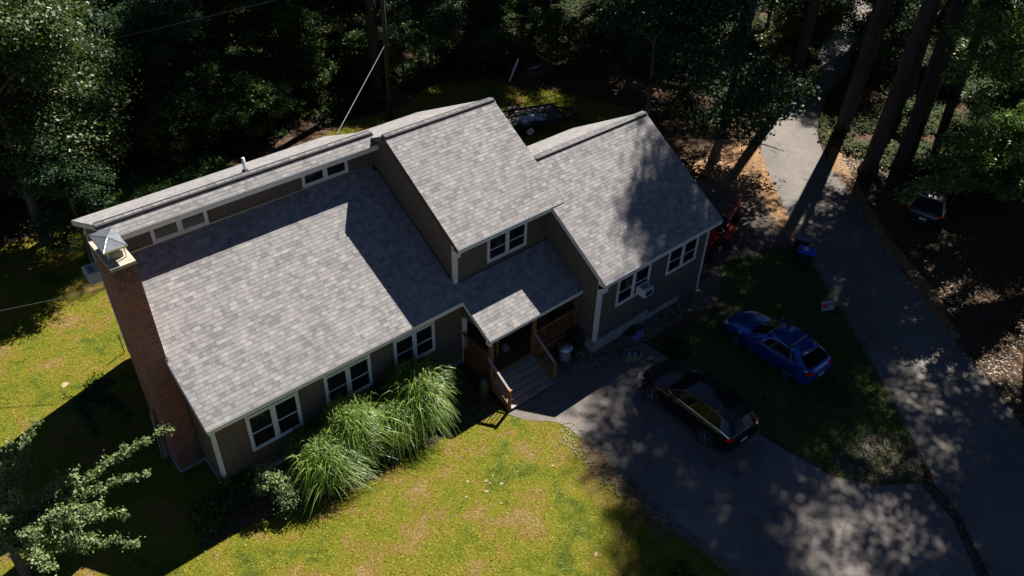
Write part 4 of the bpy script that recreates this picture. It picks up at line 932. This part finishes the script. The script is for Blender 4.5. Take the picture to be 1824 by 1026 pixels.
# white tube leaning in the back shrubs
a = Vector((*G(907, 146), 0)); m = MB(); m.tube([a, a+Vector((.9, .2, 1.25))], .07, 10); tag(m.build('downpipe', 'white', None, smooth=True), 'white pipe propped in the shrubs at the back of the yard', 'pipe')
a = Vector((*G(960, 131), 0)); m = MB(); m.box(a.x-.9, a.x+.9, a.y-.35, a.y+.35, .02, .4); tag(m.build('wood_crate', 'trailerfloor', None, bevel=.05), 'low dark crate in the shade behind the trailer', 'crate')
m = MB(); X_, Y_ = G(222, 628); m.tube([(X_, Y_, 0), (X_, Y_, .9)], .02, 6); tag(m.build('garden_stake', 'blackpl', None), 'thin dark stake standing in the lawn left of the house', 'stake')
# utility pole and wires
PX, PY = G(696, 216)
t = empty('utility_pole', (PX, PY, 0), 0, 'dark slim utility pole rising behind the middle roof', 'pole')
m = MB(); m.tube([(0, 0, 0), (0, 0, 11)], [.15, .11], 10); m.build('post', 'pole', t, smooth=True)
m = MB(); m.tube([(-.25, -.22, 0), (-.25, -.22, 9)], .02, 5); m.build('conduit', 'dark', t)
m = MB(); m.box(-.9, .9, -.06, .06, 9.6, 9.75); m.build('crossarm', 'pole', t)
def wire(a, b, sag, name, label, r=.012):
    a, b = Vector(a), Vector(b); pts = [a.lerp(b, i/14)-Vector((0, 0, sag*math.sin(math.pi*i/14))) for i in range(15)]
    m = MB(); m.tube(pts, r, 5); return tag(m.build(name, 'wire', None), label, 'cable')
wz = 7.6
for k_ in range(2): pass
wire((*G(600, 239, 6.2), 6.2), (PX, PY, 4.6), -.0, 'service_cable', 'thick service cable from the back roof edge up to the utility pole', .02)
wire((PX, PY, 8.6), (70, 14, 9), 1.2, 'power_line', 'upper thin cable across the top of the wood right of the pole', .02)
wire((PX, PY, 7.0), (70, 13, 7.5), 1.2, 'power_line', 'lower thin cable across the top of the wood right of the pole', .02)
wire((-20, 30, 6), (PX, PY, 8.4), 1.0, 'power_line', 'thin cable crossing the dark wood left of the pole', .02)
wire((.1, 9.0, 3.2), (-14, 16.5, 2.6), .5, 'clothes_line', 'pale line strung over the left lawn from the house corner', .012)

# ------------------------------------------------------------------ planting near the house
def fountain_grass(x, y, h, rad, n, seed, label):
    rg = np.random.default_rng(seed); V = []; F = []; a = rg.uniform(0, 6.28, n); L = h*rg.uniform(.35, 1.08, n); out = rad*rg.uniform(.15, 1.25, n)*(1+.25*np.sin(a*3+seed))
    bx = rg.normal(0, rad*.22, n); by = rg.normal(0, rad*.22, n); sg = 5; wd = rg.uniform(.011, .026, n); k = 0
    for i in range(n):
        ca, sa = math.cos(a[i]), math.sin(a[i]); tw = rg.normal(0, .25)
        for j in range(sg+1):
            t = j/sg; r = out[i]*(t**1.7); z = L[i]*(2.05*t-t*t*(1.2+.4*out[i]/rad)); ww = wd[i]*(1-t*.85); w2 = (-math.sin(a[i]+tw)*ww, math.cos(a[i]+tw)*ww)
            V += [(bx[i]+ca*r-w2[0], by[i]+sa*r-w2[1], max(.02, z)), (bx[i]+ca*r+w2[0], by[i]+sa*r+w2[1], max(.02, z))]
        for j in range(sg): F.append((k+2*j, k+2*j+1, k+2*j+3, k+2*j+2))
        k += 2*(sg+1)
    o = link('ornamental_grass', npmesh('ornamental_grass', V, F, 'reed')); o.location = (x, y, 0); return tag(o, label, 'grass clump', 'ornamental grasses under the front windows')
fountain_grass(7.0, -.6, 2.75, 1.35, 3600, 1, 'rightmost round clump of bright arching ornamental grass, nearest the porch')
fountain_grass(5.65, -1.0, 2.1, .9, 1900, 2, 'ornamental grass clump spilling forward between the two biggest clumps')
fountain_grass(4.3, -.6, 2.7, 1.2, 3200, 3, 'middle large clump of arching ornamental grass below the second window')
fountain_grass(3.0, -1.05, 2.2, 1.1, 2500, 4, 'leftmost clump of drooping ornamental grass, beside the pale shrub')
fountain_grass(2.75, .0, 1.9, .6, 800, 5, 'darker grass clump close to the wall under the first window')

# ------------------------------------------------------------------ trees
def leaf_quads(rg, C, size, up=0.8, asp=0.55, fold=True):
    n = len(C); a = rg.normal(0, 1, (n, 3)); nrm = rg.normal(0, 0.55, (n, 3)); nrm[:, 2] += up; nrm /= np.linalg.norm(nrm, axis=1)[:, None]
    a -= nrm*np.sum(a*nrm, 1)[:, None]; a /= np.linalg.norm(a, axis=1)[:, None]; b = np.cross(nrm, a)
    s = rg.uniform(size*0.65, size*1.35, n)[:, None]; V = np.zeros((n, 4, 3))
    V[:, 0] = C-a*s*0.5; V[:, 2] = C+a*s*0.5-nrm*s*0.12; V[:, 1] = C+b*s*asp*0.5+nrm*s*0.06; V[:, 3] = C-b*s*asp*0.5+nrm*s*0.06
    return V
def make_tree(kind, seed, h, z0, rad, ncl, per, cr, size, mat, bark, r0=0.22, limbs=26, flat=0.75, top=1.0, asp=0.62):
    rg = np.random.default_rng(seed); cl = []
    # lumpy crown outline: a few lobes, clusters spread in their outer shells
    lob = []
    for i in range(11):
        t = rg.uniform(0.12, 0.95); a = rg.uniform(0, 6.28); rr = rad*(math.sin(math.pi*min(0.98, t*0.8+0.18))**0.7)*rg.uniform(0.35, 0.62)
        lob.append((math.cos(a)*rr, math.sin(a)*rr, z0+(h-z0)*t, rad*rg.uniform(0.38, 0.58)))
    lob.append((0, 0, z0+(h-z0)*0.86, rad*0.4*top))
    while len(cl) < ncl:
        L = lob[rg.integers(len(lob))]; d = rg.normal(0, 1, 3); d /= np.linalg.norm(d); k = rg.uniform(0.45, 1.05)
        p = np.array([L[0]+d[0]*L[3]*k, L[1]+d[1]*L[3]*k, L[2]+d[2]*L[3]*k*flat])
        if p[2] > z0*0.7: cl.append(p)
    cl = np.array(cl); C = np.repeat(cl, per, 0); rs = np.repeat(rg.uniform(cr*0.6, cr*1.3, len(cl)), per)[:, None]
    dd = rg.normal(0, 0.5, C.shape); dd[:, 2] *= 0.42; C = C+dd*rs
    V = leaf_quads(rg, C, size, asp=asp); n = len(V)
    crown = npmesh(kind+'_crown', V.reshape(-1, 3), np.arange(n*4).reshape(-1, 4), mat)
    m = MB(); zt = h*0.88; pts = []; x = y = 0
    for i in range(9):
        t = i/8; pts.append((x, y, zt*t)); x += rg.normal(0, 0.05)*h/10; y += rg.normal(0, 0.05)*h/10
    m.tube([pts[0], (pts[0][0], pts[0][1], .4)]+pts[1:], [r0*1.5, r0*1.1]+[r0*(1-0.85*i/8) for i in range(1, 9)], 9)
    for i in range(limbs):
        q = cl[rg.integers(len(cl))]; zb = max(z0*0.5, min(zt*0.9, q[2]-np.hypot(q[0], q[1])*rg.uniform(0.3, 0.9))); t = zb/zt*8; j = int(min(7, t)); s = t-j
        b = Vector(pts[j]).lerp(Vector(pts[min(8, j+1)]), s); mid = b.lerp(Vector(q), 0.5)+Vector((0, 0, 0.3))
        m.tube([b, mid, q], [r0*0.34, r0*0.2, r0*0.05], 5, cap=False)
    me = m.build('tmp', bark, smooth=True); trunk = me.data; trunk.name = kind+'_trunk'; bpy.data.objects.remove(me)
    return trunk, crown
def make_pine(seed, h, zb, rad, bark='barkP', r0=0.34, per=30):
    rg = np.random.default_rng(seed); m = MB(); lx, ly = rg.normal(0, .4, 2); pts = [(lx*(i/10)**2, ly*(i/10)**2, h*i/10) for i in range(11)]
    m.tube([(0, 0, 0), (0, 0, .5)]+pts[1:], [r0*1.45, r0*1.08]+[r0*(1-0.9*(i/10)**1.3) for i in range(1, 11)], 12)
    C = []; z = zb*0.45
    while z < h-0.4:                       # dead stubs low down, whorls of boughs above
        live = z > zb; t = (z-zb)/(h-zb) if live else 0; k = z/h*10; j = int(k); o = Vector(pts[j]).lerp(Vector(pts[min(10, j+1)]), k-j)
        nb = rg.integers(3, 6) if live else rg.integers(0, 2)
        for _ in range(nb):
            a = rg.uniform(0, 6.28); L = rad*(1-t*0.8)*rg.uniform(0.6, 1.15) if live else rg.uniform(0.6, 2.4)
            e = o+Vector((math.cos(a)*L, math.sin(a)*L, L*rg.uniform(-0.05, 0.35))); mid = o.lerp(e, .5)-Vector((0, 0, .1*L*0.3))
            m.tube([o, mid, e], [0.06, 0.04, 0.012], 4, cap=False)
            if live:
                for u in np.linspace(0.3, 1.0, int(4+L*1.6)):
                    q = o.lerp(e, u)+Vector(rg.normal(0, 0.28, 3)); C.append((q.x, q.y, q.z))
            else:
                for _k in range(3):
                    u = rg.uniform(.4, 1); q = o.lerp(e, u); m.tube([q, q+Vector(rg.normal(0, .4, 3))], [.015, .005], 3, cap=False)
        z += rg.uniform(0.35, 0.75)
    C = np.array(C);  CC = np.repeat(C, per, 0); dd = rg.normal(0, 0.27, CC.shape); dd[:, 2] *= 0.5; CC = CC+dd
    V = leaf_quads(rg, CC, 0.26, up=0.5, asp=0.34); n = len(V)
    crown = npmesh('pine_crown', V.reshape(-1, 3), np.arange(n*4).reshape(-1, 4), 'needleP')
    me = m.build('tmp', bark, smooth=True); trunk = me.data; trunk.name = 'pine_trunk'; bpy.data.objects.remove(me)
    return trunk, crown
KD = dict(
    maple=[make_tree('maple', 11+i, 11, 2.2, 4.3, 330, 90, 0.75, 0.21, 'leafA', 'barkD') for i in range(2)],
    beech=[make_tree('beech', 31+i, 12, 1.0, 4.4, 360, 90, 0.8, 0.19, 'leafB', 'barkD') for i in range(2)],
    under=[make_tree('understory', 51+i, 4.2, 0.4, 2.2, 110, 80, 0.5, 0.15, 'leafA', 'barkD', r0=.07, limbs=12) for i in range(2)],
    oak=[make_tree('oak', 71, 9.5, 3.0, 4.2, 240, 80, 0.62, 0.22, 'leafC', 'barkD', limbs=50)],
    yellow=[make_tree('birch', 81, 5, 0.8, 2.4, 110, 60, 0.5, 0.15, 'leafY', 'barkD', r0=.07, limbs=12)],
    pine=[make_pine(91, 26, 12.5, 4.8), make_pine(92, 28, 13.5, 5.2), make_pine(93, 24, 11, 4.6, per=20)], tall=[make_pine(95, 31, 15.5, 6.6, r0=.36, per=30)],
)
KD['near'] = [make_tree('maple', 15, 13, 1.6, 5.2, 560, 160, 0.75, 0.15, 'leafE', 'barkD')]
CATN = dict(maple='maple_tree', beech='beech_tree', under='understory_tree', oak='oak_tree', yellow='birch_tree', pine='pine_tree', tall='pine_tree', near='maple_tree')
def tree(kind, x, y, sc=1.0, rz=None, var=None, label=None, group=None, sz=None, lean=(0, 0), crown=True):
    rz = rnd.uniform(0, 6.28) if rz is None else rz; v = KD[kind][(rnd.randrange(9) if var is None else var) % len(KD[kind])]
    o = empty(CATN[kind], (x, y, 0), rz, label, 'tree', group); o.scale = (sc, sc, sz or sc)
    o.rotation_mode = 'XYZ'; o.rotation_euler = (lean[0], lean[1], rz)
    for nm, me in (('trunk', v[0]), ('crown', v[1])):
        if nm == 'crown' and not crown: continue
        c = bpy.data.objects.new(nm, me); COL.objects.link(c); c.parent = o
    return o
# the big trees one can point at
tree('near', .2, 18.6, 1.02, 0.6, label='large bright-tipped leafy tree at the far left edge, rising past the top of the photo')
tree('beech', 1.2, 15.6, 0.48, 1.0, 0, label='small rounded grey-green tree right behind the left gable of the house')
tree('beech', 30.6, 4.4, 1.08, 2.0, 1, label='big dark green tree with drooping boughs behind the right wing, beside the road')
tree('beech', 29.6, 8.6, .85, 5.0, 0, label='dark bushy tree just behind the back slope of the right wing')
tree('beech', 33.5, 13.5, 1.05, 4.0, 0, label='broad dark tree behind the flatbed trailer at the top of the photo')
tree('oak', 45.5, -4.5, 1.1, 2.4, 0, label='oak with pale leaves behind the pines at the top right corner')
tree('pine', 20.7, 22.7, 1.0, 0.3, 0, label='thick straight pine trunk rising from the yard edge behind the house')
for x, y, s, v, l, lb in (
    (39.0, 1.7, 1.15, 1, (0, 0.0), 'double-width dark pine trunk nearest the bend of the road'),
    (40.6, 2.2, .8, 0, (0, 0.04), 'thinner pine trunk just behind the one nearest the road'),
    (36.1, -1.7, 1.2, 2, (0, 0.02), 'thick reddish pine trunk standing second from the road, tallest in view'),
    (37.7, -2.6, .94, 2, (-0.02, 0.10), 'pine trunk leaning to the right with a dead stub, behind the dark SUV'),
    (44.6, .8, .75, 0, (0, 0.05), 'slim dark pine trunk in the middle of the group across the road'),
    (46.5, .2, .85, 2, (0, 0.06), 'slim pine trunk at the back of the group across the road'),
    (49.6, -.1, .9, 1, (0, 0.06), 'farthest slim pine trunk of the group across the road')):
    tl = s > .95 or x == 40.6
    tree('tall' if tl else 'pine', x, y, (s*.92 if s > .95 else .62 if tl else s), None, v, lb, 'pines across the road', lean=l, sz=(.98 if x == 40.6 else s*1.25 if not tl else None))
# pines to the right, mostly above and beside the frame: they shade the drive and road
for x, y, s in ((46, -9.5, .85), (48, -12, 1.1), (34.5, -15, 1.0), (31, -18, 1.0), (27, -20, .95), (40, -16, 1.0), (52, -4, 1.0), (29, -24, .95), (37, -23, 1.0), (24, -27, .95)):
    tree('pine', x, y, s, None, 2, 'tall pine in the shady wood on the right of the road', 'pines of the right wood')
for x, y, s in ((43, -6.8, .8), (47, -7, 1.0), (43, -10, .9)):
    tree('maple', x, y, s, None, None, 'leafy tree in the dark wood beyond the parked SUV', 'leafy trees of the right wood')
for x, y, s, v in ((36.2, -13.2, 1.05, 0), (34, -16.5, 1.1, 1), (33.8, -11.6, .95, 9), (40, -9.6, .95, 9)):
    tree('tall' if v == 9 else 'pine', x, y, s, None, v, 'tall pine in the shady wood on the right of the road', 'pines of the right wood')
# back wood
k = 0
for row, (yy, xs, sc) in enumerate(((24.5, range(-14, 34, 5), .62), (30, range(-16, 62, 6), .95), (38, range(-12, 74, 7), 1.1), (48, range(-6, 90, 8), 1.3), (60, range(0, 100, 9), 1.5))):
    for x in xs:
        a = x+rnd.uniform(-2, 2); b = yy+rnd.uniform(-2, 2)
        if row == 1 and x > 50: b -= 6
        if abs(a-53) < 5 and b < 34 and row < 2: continue
        kd = rnd.choice(['maple', 'beech', 'maple']); k += 1
        tree(kd, a, b, sc*rnd.uniform(.8, 1.15), None, None, 'leafy tree in the dark wood behind the house', 'leafy trees of the back wood')
for x, y in ((45, 9), (49, 14), (57, 9), (44, 17), (60, 16), (66, 6), (39, 19), (54, 3.5), (60, -2), (50.5, 6.8), (56, 13.5)):
    tree(rnd.choice(['maple', 'beech']), x, y, rnd.uniform(.6, .9), None, None, 'leafy tree beside the far end of the road', 'leafy trees by the far road')
for x, y, s in ((27, 29, 1.0), (31, 34, 1.1), (36, 24, 1.0), (4, 33, 1.0), (46, 26, 1.1), (55, 22, 1.1), (21, 38, 1.1), (-4, 27, .9), (64, 30, 1.1), (39, 36, 1.1), (50, 38, 1.1), (30, 45, 1.1), (41.6, 6.8, 1.08), (47.5, 15, 1.05), (62, 12, 1.0)):
    tree('pine', x, y, s, None, None, 'tall pine in the wood behind the house', 'pines of the back wood')
for i in range(64):
    x = rnd.uniform(-8, 40); y = 22.8+rnd.uniform(-1.2, 4.5)-(0.11*max(0, x-24)**1.5 if x > 24 else 0)+(0 if x > 8 else -1.5)
    tree('under', x, y, rnd.uniform(.45, .95), None, None, 'leafy shrub along the edge of the back yard', 'shrubs of the yard edge')
for x, y, s in ((41.2, 5.5, .5), (43, 7.5, .6), (38.2, 7.8, .55), (42.5, -.8, .5), (46, -3, .7), (41, -4, .45), (50, 1.5, .8), (48, 5, .6)):
    tree('under', x, y, s, None, None, 'low leafy shrub growing near the road bend', 'shrubs by the road bend')
tree('yellow', 42.2, 8.2, .8, label='yellowing small tree beside the road in the gap between the dark trees')

def bush(name, x, y, h, rad, mat, ncl, per, size, seed, label, cr=.22, cat='shrub'):
    tr, cw = make_tree(name, seed, h, .12, rad, ncl, per, cr, size, mat, 'barkD', r0=.035, limbs=8); o = empty(name, (x, y, 0), 0, label, cat)
    for nm, me in (('stem', tr), ('foliage', cw)): c = bpy.data.objects.new(nm, me); COL.objects.link(c); c.parent = o
    return o

X_, Y_ = G(488, 893); bush('pale_shrub', X_, Y_, 1.3, .62, 'leafD', 60, 60, .075, 101, 'small rounded pale-leaved shrub left of the ornamental grasses')
X_, Y_ = G(520, 905); bush('pale_shrub', X_, Y_, .75, .45, 'leafD', 34, 50, .08, 102, 'lower pale-leaved shrub in front of the leftmost grass clump')
X_, Y_ = G(425, 880); bush('dark_shrub', X_, Y_, .8, .8, 'leafA', 60, 50, .09, 103, 'low dark shrub at the front left corner of the house')
X_, Y_ = G(375, 925); bush('dark_shrub', X_, Y_, .6, .7, 'leafA', 50, 50, .09, 104, 'low weedy plant in the shade in front of the left house corner')
X_, Y_ = G(1215, 1035); bush('leafy_weed', X_, Y_, .5, .5, 'fern', 34, 40, .12, 105, 'leafy green weed at the bottom edge of the photo beside the drive', cat='plant')
X_, Y_ = G(1203, 622)
def hosta(x, y, r, n, seed, label):
    rg = np.random.default_rng(seed); C = []; V = []
    for i in range(n):
        a = rg.uniform(0, 6.28); rr = r*rg.uniform(.3, 1); L = .32; c, s = math.cos(a), math.sin(a); z = .42*(1-(rr/r)**2*.7); p = (c*rr*.55, s*rr*.55)
        V += [(p[0], p[1], z*.7), (p[0]+c*L*.5-s*.07, p[1]+s*L*.5+c*.07, z), (p[0]+c*L, p[1]+s*L, z*.55), (p[0]+c*L*.5+s*.07, p[1]+s*L*.5-c*.07, z)]
    o = link('hosta_plant', npmesh('hosta_plant', V, np.arange(len(V)).reshape(-1, 4), 'hosta')); o.location = (x, y, 0); return tag(o, label, 'plant')
hosta(X_, Y_, .65, 130, 3, 'low dark hosta-like plant between the wing and the black SUV')
# fern patch behind the house
rg = np.random.default_rng(44); V = []
for i in range(420):
    px = rg.uniform(195, 400); py = 372-(px-195)*.33+rg.normal(0, 14)-8; x, y = G(px, py)
    for k in range(9):
        a = rg.uniform(0, 6.28); L = rg.uniform(.3, .55); c, s = math.cos(a), math.sin(a); w_ = .06; h_ = rg.uniform(.3, .55)
        V += [(x, y, .05), (x+c*L*.5-s*w_, y+s*L*.5+c*w_, h_), (x+c*L, y+s*L, h_*.7), (x+c*L*.5+s*w_, y+s*L*.5-c*w_, h_)]
tag(link('fern_patch', npmesh('fern_patch', V, np.arange(len(V)).reshape(-1, 4), 'fern')), kind='stuff')
# apple tree at the lower left: long leafy branches reaching into the photo
def branchy(seed, base, tips, mat, size, dens, label, name, r0=.12, cr=.13, hz=1.9, tw=1.0):
    rg = np.random.default_rng(seed); m = MB(); B = Vector(base); C = []
    hub = B+Vector((0, 0, hz)); m.tube([B, B+Vector((0, 0, 1)), hub], [r0*1.3, r0, r0*.9], 9)
    for tp in tips:
        tp = Vector(tp); L = (tp-hub).length; c1 = hub.lerp(tp, .5)+Vector((0, 0, .12*L)); pts = []
        for i in range(15): t = i/14; pts.append((1-t)**2*hub+2*t*(1-t)*c1+t*t*tp+Vector(rg.normal(0, .035, 3)))
        m.tube(pts, [r0*.55*(1-.93*i/14) for i in range(15)], 6, cap=False)
        for i in range(3, 15):
            for _ in range(3 if i < 12 else 2):
                q = pts[i]; dd = (pts[i]-pts[i-1]).normalized(); sd_ = Vector(rg.normal(0, 1, 3)); sd_.z = abs(sd_.z)*.7; e = q+(dd*.6+sd_.normalized()*.8)*rg.uniform(.12, .62)*(1.25-i/14)*tw
                m.tube([q, e], [.012, .004], 4, cap=False)
                for u in np.linspace(.15, 1, 5): w_ = q.lerp(e, u); C.append((w_.x, w_.y, w_.z))
            C.append(tuple(pts[i]))
    C = np.array(C); CC = np.repeat(C, dens, 0); CC = CC+rg.normal(0, cr*.5, CC.shape); V = leaf_quads(rg, CC, size, up=.7, asp=.6); n = len(V)
    o = empty(name, (0, 0, 0), 0, label, 'tree'); me = npmesh('crown', V.reshape(-1, 3), np.arange(n*4).reshape(-1, 4), mat); link('crown', me, o); m.build('trunk', 'barkD', o, smooth=True); return o
def H_(px, py, z): x, y = G(px, py, z); return (x, y, z)
ab = G(60, 1010)
branchy(5, (-5.6, 1.2, 0), [H_(305, 762, 3.6), H_(235, 805, 3.3), H_(255, 845, 3.1), H_(240, 968, 2.8), H_(170, 900, 3.2), H_(215, 915, 2.6), H_(130, 840, 3.4), H_(60, 760, 3.8), H_(20, 790, 3.9), H_(60, 950, 3.0), H_(90, 1010, 2.6), H_(30, 880, 3.6), H_(150, 980, 2.2), H_(0, 930, 3.4), H_(110, 890, 2.4)], 'leafD', .085, 5, 'apple-like tree with long glossy branches at the lower left corner', 'apple_tree')
branchy(6, (-2.2, 5.6, 0), [H_(200, 680, 1.9), H_(215, 720, 1.5), H_(150, 735, 1.6), H_(170, 780, 1.4), H_(235, 740, 1.2)], 'leafB', .09, 4, 'thin shaded sapling beside the chimney side of the house', 'sapling', r0=.05)

branchy(8, (35.2, -10.8, 0), [H_(1608, 348, 4.6), H_(1640, 330, 5.0), H_(1650, 290, 5.6), H_(1690, 250, 6.4), H_(1700, 300, 5.6), H_(1740, 240, 6.8), H_(1790, 215, 7.2), H_(1760, 290, 6.0), H_(1810, 270, 6.6), H_(1730, 330, 5.0), H_(1830, 330, 5.6), H_(1790, 345, 4.8), H_(1740, 200, 7.6), H_(1830, 190, 8.0), H_(1690, 330, 4.6)], 'leafC', .14, 13, 'oak with sunlit leaf tips hanging over the parked dark SUV at the right edge', 'oak_tree', r0=.2, cr=.3, hz=3.6, tw=2.0)
branchy(9, (47.5, -9.0, 0), [H_(1700, 60, 8.5), H_(1740, 30, 9), H_(1720, 110, 8.0), H_(1790, 60, 8.6), H_(1770, 120, 7.8), H_(1824, 100, 8.6), H_(1750, 160, 7.0), H_(1810, 150, 7.6), H_(1690, 140, 7.0), H_(1830, 20, 9.5)], 'leafC', .18, 8, 'oak with pale bare twigs among its leaves at the upper right edge', 'oak_tree', r0=.2, cr=.4, hz=4.5, tw=2.4)
# give every member of a group its own place in the wood
ORD = 'first second third fourth fifth sixth seventh eighth ninth tenth eleventh twelfth thirteenth fourteenth fifteenth sixteenth'.split()
def nth(i): return ORD[i] if i < 16 else None
gr = {}
for o in COL.objects:
    if o.parent is None and o.get('group') in ('leafy trees of the back wood', 'shrubs of the yard edge', 'pines of the back wood', 'leafy trees by the far road', 'shrubs by the road bend', 'pines of the right wood', 'leafy trees of the right wood'): gr.setdefault(o['group'], []).append(o)
for g, l in gr.items():
    def scr(o):
        d = np.array(o.location)-CAM; return float(d@RT/(d@FW))
    if g == 'leafy trees of the back wood':
        rows = {}
        for o in l: rows.setdefault(min(range(5), key=lambda k: abs(o.location.y-(24.5, 30, 38, 48, 60)[k])), []).append(o)
        for r, m_ in rows.items():
            m_.sort(key=scr)
            for i, o in enumerate(m_): o['label'] = '%s leafy tree from the left, %s row of the wood behind the house' % (nth(i), ('front', 'second', 'third', 'fourth', 'farthest')[r])
        continue
    l.sort(key=scr); w_ = {'shrubs of the yard edge': 'shrub from the left along the back yard edge', 'pines of the back wood': 'tall pine from the left in the wood behind the house', 'leafy trees by the far road': 'leafy tree from the left beside the far end of the road', 'shrubs by the road bend': 'low shrub from the left near the road bend', 'pines of the right wood': 'tall pine from the left in the wood right of the road', 'leafy trees of the right wood': 'leafy tree from the left beyond the parked dark SUV'}[g]
    n_ = len(l)
    for i, o in enumerate(l):
        if n_ <= 16: o['label'] = nth(i)+' '+w_
        else: h_ = (n_+3)//4; o['label'] = nth(i % h_)+' '+w_.replace('from the left', 'from the left in the %s,' % ('leftmost quarter', 'left middle quarter', 'right middle quarter', 'rightmost quarter')[i//h_])
